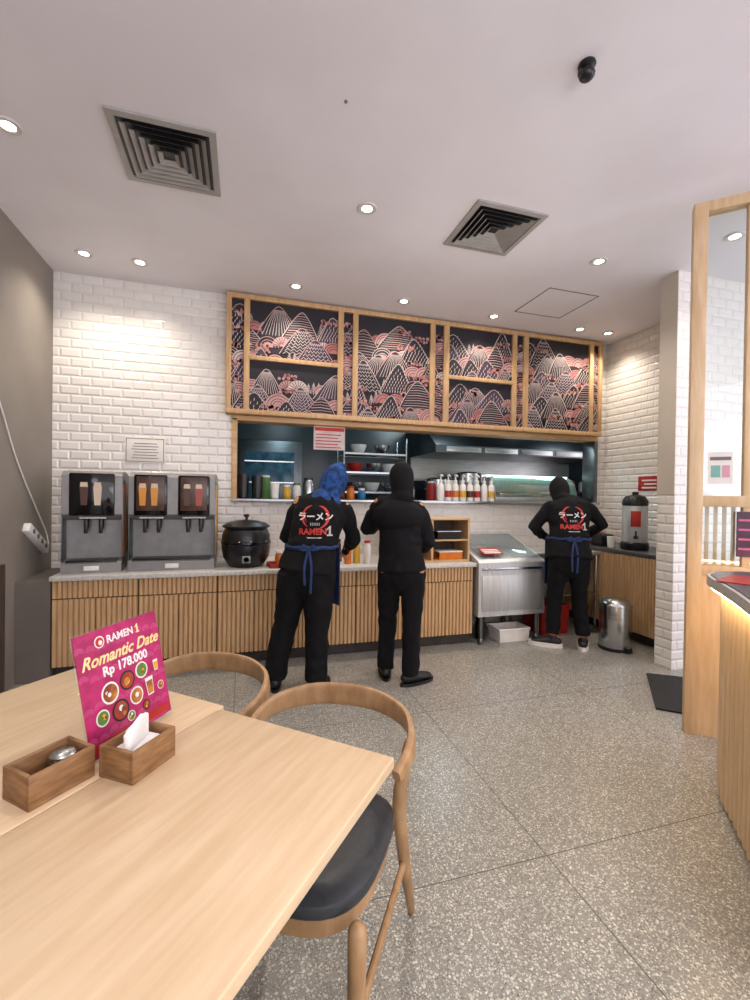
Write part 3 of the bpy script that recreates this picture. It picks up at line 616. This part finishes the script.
# ------------------------------------------------------------------ left wall power strip and cable
ps=thing('power_strip','white power strip hanging on the left grey wall beside the dispensers','power strip',(LW,4.08,1.03))
Mp=RX(-.55)
MB().box(0,.05,-.2,.2,-.035,.035,.008,M=Mp).build('strip_body',whitep,ps)
for i in range(4): MB().lathe([(.018,0),(.02,.004),(.012,.006)],M=Mp@T(.05,-.13+.085*i,0)@RY(PI/2),n=14).build('socket',greyi,ps)
def bez(P,n=20):
    out=[]
    for i in range(len(P)-1):
        p0=V(P[max(i-1,0)]);p1=V(P[i]);p2=V(P[i+1]);p3=V(P[min(i+2,len(P)-1)])
        for j in range(n):
            t=j/n; out.append(.5*((2*p1)+(-p0+p2)*t+(2*p0-5*p1+4*p2-p3)*t*t+(-p0+3*p1-3*p2+p3)*t**3))
    out.append(V(P[-1])); return out
c=MB(); c.tube(bez([(LW+.008,3.3,2.3),(LW+.008,3.55,2.0),(LW+.008,3.8,1.62),(LW+.01,4.1,1.28),(LW+.02,4.26,1.08),(LW+.03,4.29,.97)],8),.005,8); tag(c.build('power_cable',whitep),'thin white cable running down the left grey wall to the power strip','cable')
# ------------------------------------------------------------------ glass partition (right)
PD=V((.72,-.69,0)).normalized(); pa=math.atan2(PD.y,PD.x); GX,GY=2.615,2.03
gp=thing('glass_partition','pale oak framed glass partition at the right edge of the room','partition',(GX,GY,0),pa); PH=3.17
MB().box(-.036,.036,-.04,.04,0,PH,.004).build('post',oakpale,gp); MB().box(.225,.262,-.03,.03,1.02,PH-.05,.004).build('post',oakpale,gp); MB().box(.86,.95,-.04,.04,0,CZ,.004).build('post',oakpale,gp)
MB().box(.036,.86,-.036,.036,PH-.06,PH,.003).build('header',oakpale,gp); MB().box(.036,.86,-.036,.036,1.365,1.43,.003).build('middle_rail',oakpale,gp); MB().box(.036,.86,-.034,.034,.96,1.02,.003).build('lower_rail',oakpale,gp)
MB().box(.036,.86,-.02,.02,0,.96).build('base_panel',oakpale,gp)
MB().box(.036,.86,-.004,.004,1.43,PH-.06).build('upper_glass',clear,gp); MB().box(.036,.86,-.004,.004,1.02,1.365).build('lower_glass',clear,gp)
for i in range(4): MB().box(.056+.042*i,.074+.042*i,.01,.025,1.02,1.365).build('bar',oakpale,gp)
po=thing('notice_sheet','white notice sheet with coloured print taped on the upper partition glass','notice',(GX+PD.x*.12,GY+PD.y*.12,1.50),pa)
MB().box(-.06,.06,-.010,-.0075,0,.19).build('sheet',paper,po); q=MB(); q.box(-.05,.05,-.012,-.009,.14,.16)
q.mi=1; q.box(-.045,.0,-.012,-.009,.04,.11); q.mi=2; q.box(.01,.045,-.012,-.009,.04,.11); q.build('print',[greyi,pm('teal_print','#7fb5a8',.6),pm('pink_print','#d9a0ac',.6)],po)
po=thing('menu_poster','dark magenta poster fixed to the lower partition glass','poster',(GX+PD.x*.235,GY+PD.y*.235,1.08),pa)
MB().box(-.04,.05,-.039,-.036,0,.26).build('sheet',pm('dark_magenta','#5c1f42',.4,c2='#33152c',scale=12),po)
for j in range(4): MB().box(-.03,.03,-.041,-.0385,.04+.055*j,.052+.055*j).build('printed_line',pinki,po)
# bar counter
pts=[(1.45,.80),(1.60,.95),(1.74,1.09),(1.88,1.235),(2.0,1.37),(2.10,1.49),(2.17,1.56),(2.26,1.60),(2.36,1.58),(2.5,1.48),(2.72,1.28),(2.72,.80)]
def offs(P,d):
    c=V((2.2,1.1)); out=[]
    for i,p in enumerate(P):
        a=V(P[i-1]); b=V(P[(i+1)%len(P)]); t=(b-a).normalized(); nrm=V((-t.y,t.x)); 
        if (V(p)-c).dot(nrm)<0: nrm=-nrm
        out.append(tuple(V(p)+nrm*d))
    return out
bc=thing('bar_counter','curved ribbed pale oak bar counter with grey stone top at the right edge','bar',(2.2,1.1,0))
L0=T(-2.2,-1.1,0)
MB().prism(offs(pts,-.05),0,1.0,L0).build('body',oakgap_shade,bc)
fl=MB(); OF=offs(pts,-.030); acc=0
for i in range(len(pts)-2):
    a=V(OF[i]); b=V(OF[i+1]); L_=(b-a).length; p_=acc
    while p_<L_:
        dq=a.lerp(b,p_/L_); fl.lathe([(.024,.03),(.024,.96)],(dq.x-2.2,dq.y-1.1,0),n=14); p_+=.058
    acc=p_-L_
fl.build('fluting',oakpale,bc)
MB().prism(offs(pts,-.03),.0,.03,L0).build('plinth',oak,bc)
MB().prism(offs(pts,.032),.986,.999,L0).build('light_strip',warm,bc)
MB().prism(offs(pts,.045),1.0,1.045,L0).build('bar_top',stone,bc)
MB().prism(offs(pts,.030),1.045,1.05,L0).build('top_inlay',stoned,bc)
o=MB().box(-.13,.13,-.09,.09,0,.004).build('red_leaflet',redp); o.location=(2.13,1.40,1.05); o.rotation_euler=(0,0,.4); tag(o,'red leaflet lying on the dark bar top','leaflet')
fm=MB().prism([(2.66,2.3),(3.12,2.79),(3.42,2.6),(2.96,2.05)],0,.012).build('floor_mat',rubber); tag(fm,'black rubber mat on the floor by the white tiled pillar','mat')
# ------------------------------------------------------------------ tables
ea=V((.36,1.05,0)); tdir=V((-.66,-.751,0)).normalized(); wdir=V((-tdir.y,tdir.x,0))   # wdir = (.751,-.66)
trz=math.atan2(-tdir.x,tdir.y)  # local +y -> tdir
def table(corner,width,L,label):
    c=corner-wdir*(width/2)+tdir*(L/2)
    t=thing('dining_table',label,'table',(c.x,c.y,0),trz,'pale wood dining tables pushed together')
    MB().box(-width/2,width/2,-L/2,L/2,.722,.75,.004,3).build('table_top',maple,t)
    MB().box(-.03,.03,-.03,.03,.02,.70,.004).build('column',blackp,t); MB().box(-.18,.18,-.2,.2,0,.02,.006).build('base_plate',blackp,t)
    MB().box(-.2,.2,-.25,.25,.70,.722,.003).build('support_plate',blackp,t); return t
table(ea+wdir*.012,.57,1.1,'pale wood dining table nearest the camera with a bare top')
table(ea+wdir*.012-wdir*.574+tdir*-.02,.70,1.1,'pale wood dining table at the far left, holding part of the condiment box')
# chairs
def chair(label,loc,rz):
    t=thing('dining_chair',label,'chair',loc,rz,'hoop back wooden dining chairs')
    hp_=[(-.232,.07,.618),(-.256,.14,.633),(-.258,.225,.651),(-.222,.305,.670),(-.125,.365,.686),(0,.383,.691)]
    hp_=hp_+[(-x,y,z) for x,y,z in hp_[::-1][1:]]; P=bez(hp_,5); N=len(P); rl=MB()
    # flat bent band: rounded-rectangle section, taller towards the middle
    VV=[]
    for i,p in enumerate(P):
        a_=P[max(i-1,0)]; b_=P[min(i+1,N-1)]; tt=(b_-a_).normalized(); zz=V((0,0,1))-tt*tt.z; zz.normalize(); oo=tt.cross(zz)
        hh=.015+.025*math.sin(PI*i/(N-1))**.8; ww=.013-.002*math.sin(PI*i/(N-1)); lean=zz+oo*.12; ring=[]
        for j in range(20):
            th=2*PI*j/20; cc,ss=math.cos(th),math.sin(th); u=abs(cc)**.55*(1 if cc>0 else -1); v=abs(ss)**.55*(1 if ss>0 else -1); ring.append(rl.bm.verts.new(p+lean*hh*u+oo*ww*v))
        VV.append(ring)
    for i in range(N-1):
        for j in range(20): rl.bm.faces.new((VV[i][j],VV[i][(j+1)%20],VV[i+1][(j+1)%20],VV[i+1][j]))
    rl.bm.faces.new(VV[0][::-1]); rl.bm.faces.new(VV[-1]); rl.build('backrest',chairw,t)
    for s in (-1,1):
        MB().loft([((s*.252,.20,.640),.016),((s*.228,.19,.5),.021),((s*.225,.2,.42),.022),((s*.24,.26,.2),.019),((s*.255,.325,.013),.013)],n=14).build('leg',chairw,t)
        MB().loft([((s*.185,-.195,.425),.022),((s*.19,-.215,.2),.020),((s*.195,-.235,.013),.015)],n=14).build('leg',chairw,t)
        MB().loft([((s*.19,-.21,.24),.010,.014),((s*.238,.25,.24),.010,.014)],n=10).build('stretcher',chairw,t)
    def outline(k):
        o=[]
        for i in range(32):
            a=2*PI*i/32; c_,s_=math.cos(a),math.sin(a); x=.215*abs(c_)**.62*(1 if c_>0 else -1); y=.215*abs(s_)**.62*(1 if s_>0 else -1); x*=(1+.12*y/.2)
            o.append((x*k,y*k))
        return o
    MB().prism(outline(.95),.395,.435).build('seat_frame',chairw,t)
    st_=MB(); Z=[(.93,.435),(1.0,.445),(1.02,.46),(1.0,.475),(.92,.487),(.7,.493),(.35,.488)]; VV=[[st_.bm.verts.new(V((x,y,z))) for x,y in outline(k)] for k,z in Z]
    for i in range(len(VV)-1):
        for j in range(32): st_.bm.faces.new((VV[i][j],VV[i][(j+1)%32],VV[i+1][(j+1)%32],VV[i+1][j]))
    st_.bm.faces.new(VV[-1]); st_.bm.faces.new(VV[0][::-1]); st_.build('seat',leather,t); return t
ch=chair('hoop back wooden chair with dark grey seat at the end of the nearest table',(.18,1.21,0),-.478)
dup(ch,(-.245,1.64,0),-.478,'second hoop back wooden chair, behind the menu stand at the far table')
# condiment box
bd=(-tdir); bx=-wdir
def openbox(t,a,b,h,w=.009,mt=boxw):
    MB().box(-a,a,-b,b,0,.008,.001).build('bottom',mt,t)
    for (p,q,r,s) in ((-a,a,-b,-b+w),(-a,a,b-w,b)): MB().box(p,q,r,s,.008,h,.0015).build('side_panel',mt,t)
    for (p,q,r,s) in ((-a,-a+w,-b+w,b-w),(a-w,a,-b+w,b-w)): MB().box(p,q,r,s,.008,h,.0015).build('end_panel',mt,t)
o1=V((-.405,1.06,.75)); c1=o1+bd*.062+bx*.048
ang=math.atan2(bd.y,bd.x)
t=thing('condiment_box','long brown wooden condiment box at the left of the menu stand','box',(c1.x,c1.y-.003,.75),ang); openbox(t,.068,.048,.07)
B1=T(c1.x,c1.y-.003,0)@RZ(ang)
def inb(x,y,z): return B1@V((x,y,z))
p=inb(.026,.0,.758); j=jar(p,glassmat('jar_glass','#cfc7bd',.25),steel,'small glass jar with steel lid inside the condiment box',r=.03,h=.035,name='condiment_jar')
for i,(x,y,mt,l) in enumerate(((-.035,-.02,blackp,'black sauce sachet lying in the condiment box'),(-.03,.018,redp,'red sauce sachet lying in the condiment box'),(-.036,.0,whitep,'white sachet lying in the condiment box'))):
    p=inb(x,y,.758+.010*(i==2)+.0); o=MB().box(-.02,.02,-.012,.012,0,.009,.003).build('sauce_sachet',mt); o.location=p; o.rotation_euler=(0,0,ang+.3*i); tag(o,l,'sachet')
# tissue box
a2=V((-.225,1.09,0)); ux=V((.57,.82,0)).normalized(); uy=V((-.82,.57,0)); c2=a2+ux*.062+uy*.052
an2=math.atan2(ux.y,ux.x)
t=thing('tissue_box','small brown wooden box holding folded paper tissues in front of the menu stand','box',(c2.x,c2.y,.75),an2); openbox(t,.064,.05,.072)
q=MB(); q.box(-.05,.05,-.036,.036,.009,.058,.012)
def tiss(dx,dy,rz,tilt,w,h):
    q.box(-w/2,w/2,-.006,.006,0,h,.004,M=T(dx,dy,.045)@RZ(rz)@RY(tilt)@RX(.12))
tiss(-.012,-.004,.25,-.30,.07,.075); tiss(.0,.004,.15,-.18,.07,.068); tiss(.012,.012,.3,-.38,.06,.060)
o=q.build('paper_tissues',tissue); o.location=(c2.x,c2.y,.7505); o.rotation_euler=(0,0,an2); tag(o,'white folded paper tissues standing in the small wooden box','tissues')
# menu stand
mb0=V((-.335,1.185,.75)); md=V((.5,.866,0)); mw=.275; mh=.295; an3=math.atan2(md.y,md.x); mc=mb0+md*mw/2
ms=thing('menu_stand','clear acrylic stand with a magenta romantic date menu card on the table','menu stand',(mc.x,mc.y,.75),an3)
LN=T(0,0,.012)@RX(-.21)
MB().box(-mw/2-.004,mw/2+.004,-.012,.04,0,.004,.001).build('foot',acryl,ms)
MB().box(-mw/2-.004,mw/2+.004,.002,.0045,-.008,mh+.004,.0008,M=LN).build('acrylic_sheet',acryl,ms)
q=MB().box(-mw/2,mw/2,-.0012,.0012,0,mh,M=LN); rr_=random.Random(4); q.mi=1
for i in range(36):
    cx=-mw/2+.012+(i%9)*.031; cz=.04+(i//9)*.07+rr_.uniform(-.008,.008)
    for r in (.013,.009,.005):
        pp=[(cx+r*math.cos(PI*j/8),cz+r*math.sin(PI*j/8)) for j in range(9)]
        for s_ in strip(q,pp,.0014): q.poly([LN@V((v_.x,-.0015,v_.z)) for v_ in s_])
cd_=q.build('menu_card',[magenta,pinki],ms,smooth=False,fixn=False)
def line_(s,size,x,z,mt,**k):
    addtext(MB(),s,size,LN@T(x,-.0024,z)@UPR,0,extr=.0002,**k).build('lettering',mt,cd_,smooth=False,fixn=False)
line_('RAMEN',.027,.0,mh-.032,whitei,bold=.0007); bigone(MB(),.024,LN@T(.060,-.0024,mh-.030)@UPR,0).build('lettering',goldi,cd_)
line_('Romantic Date',.042,0,mh-.073,goldi,bold=.001,shear=.4); line_('Rp 178.000',.033,.005,mh-.108,whitei,bold=.0011)
def dsk(q,x,z,r,lay,mi): q.mi=mi; q.lathe([(r,lay*.0004),(r,.0004+lay*.0004)],n=20,M=LN@T(x,-.0016,z)@RX(PI/2))
q=MB(); dsk(q,-.066,mh-.031,.015,0,0); dsk(q,-.066,mh-.031,.012,1,1); dsk(q,-.064,mh-.033,.006,2,0); q.build('round_logo',[whitei,redi],cd_,fixn=False)
rr_=random.Random(11)
for (x,z,r,kd) in ((-.058,.132,.027,0),(.0,.142,.025,1),(.052,.150,.022,2),(-.09,.083,.020,2),(-.035,.078,.027,1),(.022,.092,.023,0),(.072,.098,.024,3),(.105,.145,.015,3),(-.005,.050,.013,2),(.05,.055,.014,1),(.112,.085,.012,0)):
    q=MB()
    if kd==3:
        q.mi=0; q.prism([(-r*.45,-r),(r*.45,-r),(r*.6,r),(-r*.6,r)],0,.0004,LN@T(x,-.0018,z)@UPR); q.mi=rr_.choice((1,2)); q.prism([(-r*.38,-r*.85),(r*.38,-r*.85),(r*.48,r*.6),(-r*.48,r*.6)],.0004,.0009,LN@T(x,-.0018,z)@UPR)
    else:
        dsk(q,x,z,r,0,[0,5,0][kd]); dsk(q,x,z,r*.82,1,[1,4,3][kd])
        for j in range(5):
            a=rr_.uniform(0,6.28); d_=rr_.uniform(0,.5)*r; dsk(q,x+d_*math.cos(a),z+d_*math.sin(a),r*rr_.uniform(.12,.3),2+j*.3,rr_.choice((1,2,3,4,0)))
    q.build('food_picture',[whitep,foodm,yellow,greenm,soupm,blackp],cd_,fixn=False)
MB().box(-mw/2+.01,mw/2-.01,-.0025,-.0012,.010,.030,M=LN).build('footer_strip',redp,cd_)
# ------------------------------------------------------------------ people
def lerp(a,b,t): return a+(b-a)*t
def person(label,loc,rz,S):
    P=thing('person',label,'person',loc,rz)
    hip,che,nek=V(S['hip']),V(S['chest']),V(S['neck']); hc=V(S['head']); b=S.get('build',1.0)
    def off(z):
        if z<=.87: q=hip
        elif z<=1.27: q=hip.lerp(che,(z-.87)/.4)
        else: q=che.lerp(nek,min(1,(z-1.27)/.14))
        return V((q.x,q.y,z))
    HM=T(*hc)@RZ(S.get('hturn',0))@RY(S.get('hroll',0))@RX(-S.get('htilt',.25))
    dr={s:S.get('drop',(0,0))[0 if s<0 else 1] for s in (-1,1)}
    sh={s:off(1.325)+V((s*.158*b,.0,dr[s])) for s in (-1,1)}
    hj={s:V((hip.x+s*.088,hip.y,.84)) for s in (-1,1)}
    el={-1:V(S['el'][0]),1:V(S['el'][1])}; wr={-1:V(S['wr'][0]),1:V(S['wr'][1])}; an={-1:V(S['an'][0]),1:V(S['an'][1])}; ft={-1:S['ft'][0],1:S['ft'][1]}
    kb=S.get('kb',(.03,.03)); kn={s:hj[s].lerp(an[s],.5)+V((0,kb[0 if s<0 else 1],0)) for s in (-1,1)}
    # body
    B=MB(); B.loft([(off(z),rx*b,ry*b) for z,rx,ry in ((.80,.14,.09),(.88,.155,.105),(1.0,.125,.09),(1.12,.13,.095),(1.25,.155,.1),(1.33,.15,.085),(1.38,.09,.065))],n=22)
    B.loft([(off(1.36),.052,.054),(off(1.41),.05,.052),(HM@V((0,-.01,-.08)),.05,.054)],n=16)
    B.loft([(HM@V((0,yc,z)),rx,ry) for z,rx,ry,yc in ((-.112,.026,.03,.05),(-.098,.044,.055,.036),(-.075,.056,.074,.02),(-.04,.066,.087,.008),(0,.072,.094,0),(.04,.075,.097,-.004),(.075,.066,.087,-.006),(.098,.046,.06,-.006))],n=22)
    B.ell((0,.098,-.022),(.012,.018,.024),M=HM); B.ell((0,.105,-.036),(.016,.012,.01),M=HM); B.ell((0,.088,-.066),(.024,.009,.008),M=HM)
    for s in (-1,1):
        B.ell((s*.076,-.008,-.015),(.009,.02,.03),M=HM); B.ell((s*.028,.085,.02),(.02,.01,.006),M=HM)
        B.loft([(sh[s],.05),(sh[s].lerp(el[s],.4),.044),(el[s],.037),(el[s].lerp(wr[s],.35),.036),(wr[s],.024)],n=14)
        B.loft([(hj[s],.085),(hj[s].lerp(kn[s],.45),.075),(kn[s],.053),(kn[s].lerp(an[s],.35),.052),(an[s],.034)],n=16)
        fd=V((math.sin(ft[s]),math.cos(ft[s]),0)); B.loft([(V((an[s].x,an[s].y,.05))-fd*.03,.03,.03),(V((an[s].x,an[s].y,.042))+fd*.07,.036,.025),(V((an[s].x,an[s].y,.034))+fd*.13,.036,.016)],n=12,xref=(fd.y,-fd.x,0))
        d=(wr[s]-el[s]).normalized(); sd=V((0,0,1))-d*d.z; sd.normalize(); sd=(d.cross(sd))*1.0; pn=sd.cross(d).normalized()
        if pn.z<0: pn=-pn
        B.loft([(wr[s]-d*.01,.026,.02),(wr[s]+d*.035,.036,.016),(wr[s]+d*.085,.040,.014)],n=14,xref=sd)
        for k,(o,l) in enumerate(((-.031,.07),(-.0105,.078),(.0105,.073),(.031,.058))):
            r0=wr[s]+d*.085+sd*o*(1 if s>0 else -1); q1=r0+(d*.8-pn*.35)*l*.45+sd*o*.12; q2=q1+(d*.35-pn*.9)*l*.35; q3=q2+(-pn*1.0-d*.15)*l*.25
            B.loft([(r0-d*.02,.0088),(r0,.0088),(q1,.0085),(q2,.0078),(q3,.007)],n=8,xref=sd)
        io=-sd if (sd.x*s)>0 else sd   # thumb on inner side
        t0=wr[s]+d*.03+io*.028; t1=t0+io*.028+d*.025-pn*.01; t2=t1+d*.032-pn*.014
        B.loft([(t0-io*.01,.011),(t1,.0105),(t2,.0085)],n=8,xref=pn)
    link('body',remesh(B,.0065,3),P).data.materials.append(skin)
    for s in (-1,1): MB().ell((s*.029,.0855,.002),(.012,.008,.0075),M=HM).build('eye',eyem,P)
    # trousers
    W=S.get('leg',1.0); hz=S.get('hem',.075); B=MB(); B.loft([(off(z),rx*b,ry*b) for z,rx,ry in ((.80,.168,.125),(.88,.175,.13),(.98,.15,.112))],n=22)
    for s in (-1,1): B.loft([(hj[s],.098*W),(hj[s].lerp(kn[s],.45),.09*W),(kn[s],.072*W),(kn[s].lerp(an[s],.4),.07*W),(V((an[s].x,an[s].y-.008,hz)),.064*W,.066*W)],n=18,rnd=False)
    o=link('trousers',remesh(B,.011,4,.013,9,S['seed']),P); o.data.materials.append(trousm)
    # shirt
    B=MB(); B.loft([(off(z),rx*b,ry*b) for z,rx,ry in ((.84,.196,.148),(.95,.178,.135),(1.05,.168,.127),(1.15,.17,.125),(1.25,.184,.126),(1.32,.176,.11),(1.37,.125,.086),(1.405,.07,.066))],n=26,rnd=False)
    for s in (-1,1): B.loft([(sh[s]-V((s*.02,0,0)),.064),(sh[s].lerp(el[s],.3),.066),(el[s],.058),(el[s].lerp(wr[s],.4),.049),(wr[s].lerp(el[s],.06),.038)],n=16)
    sm=remesh(B,.010,5,.014,8,S['seed']+5,.8); so=link('shirt',sm,P); sm.materials.append(shirtm)
    # emblem
    if S.get('logo'):
        bv=BVHTree.FromPolygons([v.co.copy() for v in sm.vertices],[tuple(p.vertices) for p in sm.polygons]); q=MB(); cx=off(1.2).x; cz=1.245
        def arcp(r0,r1,a0,a1,mi,n=26):
            q.mi=mi
            for i in range(n):
                t0=lerp(a0,a1,i/n); t1=lerp(a0,a1,(i+1)/n); w0=r0+(r1-r0)*max(.05,math.sin(PI*i/n))**.6; w1=r0+(r1-r0)*max(.05,math.sin(PI*(i+1)/n))**.6
                q.poly([(r0*math.cos(t0),r0*math.sin(t0),0),(w0*math.cos(t0),w0*math.sin(t0),0),(w1*math.cos(t1),w1*math.sin(t1),0),(r0*math.cos(t1),r0*math.sin(t1),0)])
        arcp(.084,.100,PI*.60,PI*1.30,1); arcp(.082,.102,-PI*.36,PI*.40,1); arcp(.070,.076,PI*.85,PI*1.2,1)
        addtext(q,'ラーメン',.064,T(0,.0,.0),0,bold=.0016)
        for j in range(5): q.mi=0; q.box(-.03+.015*j-.003,-.03+.015*j+.003,-.060,-.040,-.0002,.0002)
        addtext(q,'RAMEN',.060,T(-.016,-.104,0),1,bold=.0022); bigone(q,.070,T(.104,-.098,0),0)
        q.mi=0; q.box(-.05,.05,-.148,-.143,-.0002,.0002)
        bm=q.bm; bmesh.ops.triangulate(bm,faces=bm.faces[:])
        for _ in range(2): 
            le=[e for e in bm.edges if e.calc_length()>.012]
            if le: bmesh.ops.subdivide_edges(bm,edges=le,cuts=1); bmesh.ops.triangulate(bm,faces=bm.faces[:])
        for v in bm.verts:
            x,z=v.co.x+cx,v.co.y+cz; h=bv.ray_cast(V((x,-1,z)),V((0,1,0)))[0]
            v.co=V((x,(h.y if h else off(z).y-.12)-.004,z))
        q.build('emblem',[whitei,redi],so,smooth=False,fixn=False)
    # headscarf
    B=MB(); hs=S.get('hs',1.0); B.loft([(HM@V((0,yc,z)),rx*hs,ry*hs) for z,rx,ry,yc in ((-.13,.072,.072,-.015),(-.10,.082,.09,-.018),(-.05,.090,.101,-.022),(0,.094,.108,-.024),(.045,.092,.108,-.024),(.085,.078,.094,-.022),(.11,.052,.066,-.02))],n=24)
    low=[(HM@V((0,-.014,-.08)),.084*hs,.088*hs),(HM@V((0,-.02,-.14)),.084,.084),(off(1.375)+V((0,-.004,0)),.105,.094),(off(1.335),.15,.118)]
    if S.get('drape'): low+=[(off(1.29),.196,.142),(off(1.24),.205,.148)]
    B.loft(low,n=24)
    if S.get('tail'):
        B.loft([(HM@V((.0,-.075,-.01)),.06,.05),(HM@V((.035,-.07,-.08)),.065,.05),(HM@V((.05,-.045,-.14)),.06,.045),(off(1.335)+V((.075,-.04,0)),.07,.05)],n=16)
    link('headscarf',remesh(B,.008,9,S.get('fold',.004),S.get('ff',8),S['seed']+9,.5),P).data.materials.append(S['scarf'])
    # shoes
    for s in (-1,1):
        fd=V((math.sin(ft[s]),math.cos(ft[s]),0)); xr=(fd.y,-fd.x,0); a=V((an[s].x,an[s].y,0))
        B=MB(); B.loft([(a-fd*.05+V((0,0,.058)),.038,.036),(a+V((0,0,.06)),.044,.042),(a+fd*.06+V((0,0,.054)),.047,.034),(a+fd*.13+V((0,0,.044)),.048,.026),(a+fd*.17+V((0,0,.040)),.038,.020)],n=18,xref=xr)
        B.loft([(a+V((0,0,.06)),.04,.042),(a+V((0,0,.1)),.038,.04)],n=14)
        sh_=link('shoe',remesh(B,.006,3),P); sh_.data.materials.append(shoem)
        ol=[]
        for i in range(28):
            t=2*PI*i/28; l=math.cos(t); w_=math.sin(t); u=.060+.155*l; ww=(.053+.008*l)*w_; p=a+fd*u+V(xr)*ww; ol.append((p.x,p.y))
        MB().prism(ol,0,.040 if S['sole'] is solew else .022).build('sole',S['sole'],sh_)
    # apron
    if S.get('apron'):
        zc=1.03; ap_=MB(); n=40; c=off(zc); rows=[]
        rx,ry=.184*b,.143*b
        for z in (zc-.012,zc+.012): rows.append([ap_.bm.verts.new(V((c.x+rx*math.cos(2*PI*i/n),c.y+ry*math.sin(2*PI*i/n),z+.004*math.sin(5*i)))) for i in range(n)])
        for i in range(n): ap_.bm.faces.new((rows[0][i],rows[0][(i+1)%n],rows[1][(i+1)%n],rows[1][i]))
        pr=[]
        for z in (zc,zc-.2,zc-.45):
            pr.append([ap_.bm.verts.new(V((c.x+(rx+.015)*math.cos(PI*.1+PI*.8*i/16),c.y+(ry+.02)*math.sin(PI*.1+PI*.8*i/16),z))) for i in range(17)])
        for k in range(2):
            for i in range(16): ap_.bm.faces.new((pr[k][i],pr[k][i+1],pr[k+1][i+1],pr[k+1][i]))
        ao=ap_.build('apron',apronb,P); so2=ao.modifiers.new('s','SOLIDIFY'); so2.thickness=.006
        y0=c.y-ry-.010; tz=MB(); r_=random.Random(S['seed'])
        tz.ell((c.x,y0,zc),(.014,.012,.015))
        for s in (-1,1):
            tz.loft([((c.x,y0,zc),.004,.010),((c.x+s*.035,y0-.012,zc+.018),.004,.015),((c.x+s*.06,y0-.010,zc-.008),.004,.014),((c.x+s*.03,y0-.010,zc-.012),.004,.010),((c.x,y0,zc),.003,.008)],n=10,xref=(0,1,0))
            L=.24+.08*r_.random(); pts_=bez([(c.x,y0-.004,zc),(c.x+s*.015,y0-.016,zc-.07),(c.x+s*.025,y0-.03,zc-.15),(c.x+s*.02,y0-.028,zc-L)],5)
            tz.loft([(p,.009,.003) for p in pts_],n=10)
        tz.build('tie',apronb,ao)
    return P
person('person in a blue patterned headscarf and black emblem shirt leaning over the counter',(.386,3.20,0),-.29,dict(hip=(.05,.04,0),chest=(.13,.13,0),neck=(.17,.19,0),head=(.225,.265,1.50),htilt=.5,hroll=.22,hturn=-.35,drop=(.015,-.02),kb=(.05,.01),hs=1.08,
  el=((-.125,.2,1.07),(.375,.26,1.06)),wr=((.0,.42,.98),(.30,.5,.95)),an=((-.17,.03,.085),(.13,-.02,.085)),ft=(-.25,.35),seed=1,scarf=scarfblue,tail=True,logo=True,sole=blackp,apron=True,leg=1.22,build=1.08,fold=.004,ff=12))
person('person all in black with a black headscarf standing at the middle of the counter',(1.13,3.13,0),-.33,dict(hip=(.015,.03,0),chest=(-.015,.07,0),neck=(-.01,.11,0),head=(-.0,.14,1.53),htilt=.35,hturn=.2,drop=(.02,-.015),kb=(.06,.0),hs=1.03,
  el=((-.255,.17,1.14),(.215,.08,1.05)),wr=((-.17,.42,1.15),(.17,.33,.96)),an=((-.10,.11,.085),(.09,-.01,.085)),ft=(-.1,.95),seed=3,scarf=scarfb,drape=True,sole=blackp,leg=.98,build=.93,fold=.003,ff=6))
person('person in a black headscarf and emblem shirt with blue apron ties by the steel chiller',(2.93,3.46,0),-.42,dict(hip=(-.01,.0,0),chest=(.02,.12,0),neck=(.0,.21,0),head=(-.03,.30,1.475),htilt=.8,drop=(-.01,.01),
  el=((-.29,.16,1.11),(.33,.15,1.15)),wr=((-.13,.36,1.0),(.2,.37,1.0)),an=((-.14,.03,.085),(.13,.0,.085)),ft=(-1.25,.3),seed=5,scarf=scarfb,logo=True,sole=solew,apron=True,leg=.98,build=1.08,hem=.13,fold=.003,ff=7))
# ------------------------------------------------------------------ lights
def lamp(kind,loc,e,col,size=.1,rot=(0,0,0),**k):
    l=bpy.data.lights.new('lamp',kind); l.energy=e; l.color=col
    if kind=='SPOT': l.spot_size=k.get('ang',2.2); l.spot_blend=.9; l.shadow_soft_size=size
    elif kind=='AREA': l.size=size; 
    else: l.shadow_soft_size=size
    o=bpy.data.objects.new('lamp',l); COL.objects.link(o); o.location=loc; o.rotation_euler=rot; return o
WARM=(1,.89,.76)
for i,(x,y) in enumerate(LP): lamp('SPOT',(x,y,CZ-.03),22 if i==10 else (38 if y<4.0 else 34),WARM,.04)
for x,y in ((-.6,1.2),(.9,1.0),(2.4,.8),(-.5,-.6),(1.2,-.8)): lamp('SPOT',(x,y,CZ-.03),30,(1,.93,.86),.06)
lamp('POINT',(2.6,5.4,2.6),26,(.75,.93,1),.2); lamp('POINT',(.6,5.2,2.6),11,(.65,.9,1),.2); lamp('POINT',(4.6,5.4,2.6),17,(.75,.93,1),.2)
lamp('POINT',(3.6,.2,2.6),40,(.72,.6,1),.3); lamp('POINT',(-1.2,-.4,2.7),16,(.78,.68,1),.3); lamp('POINT',(1.0,-1.0,1.9),46,(1,.95,.95),.5)  # the last, near-white point is an unseen fill added to brighten room and ceiling
lamp('POINT',(1.6,2.7,2.2),9,(1,.93,.85),.4)  # added mid-room fill point, no fitting belongs to it
W=bpy.data.worlds.new('world'); SC.world=W; W.use_nodes=True; bg=W.node_tree.nodes['Background']; bg.inputs[0].default_value=(.98,.95,1,1); bg.inputs[1].default_value=2.4
SC.view_settings.view_transform='Standard'
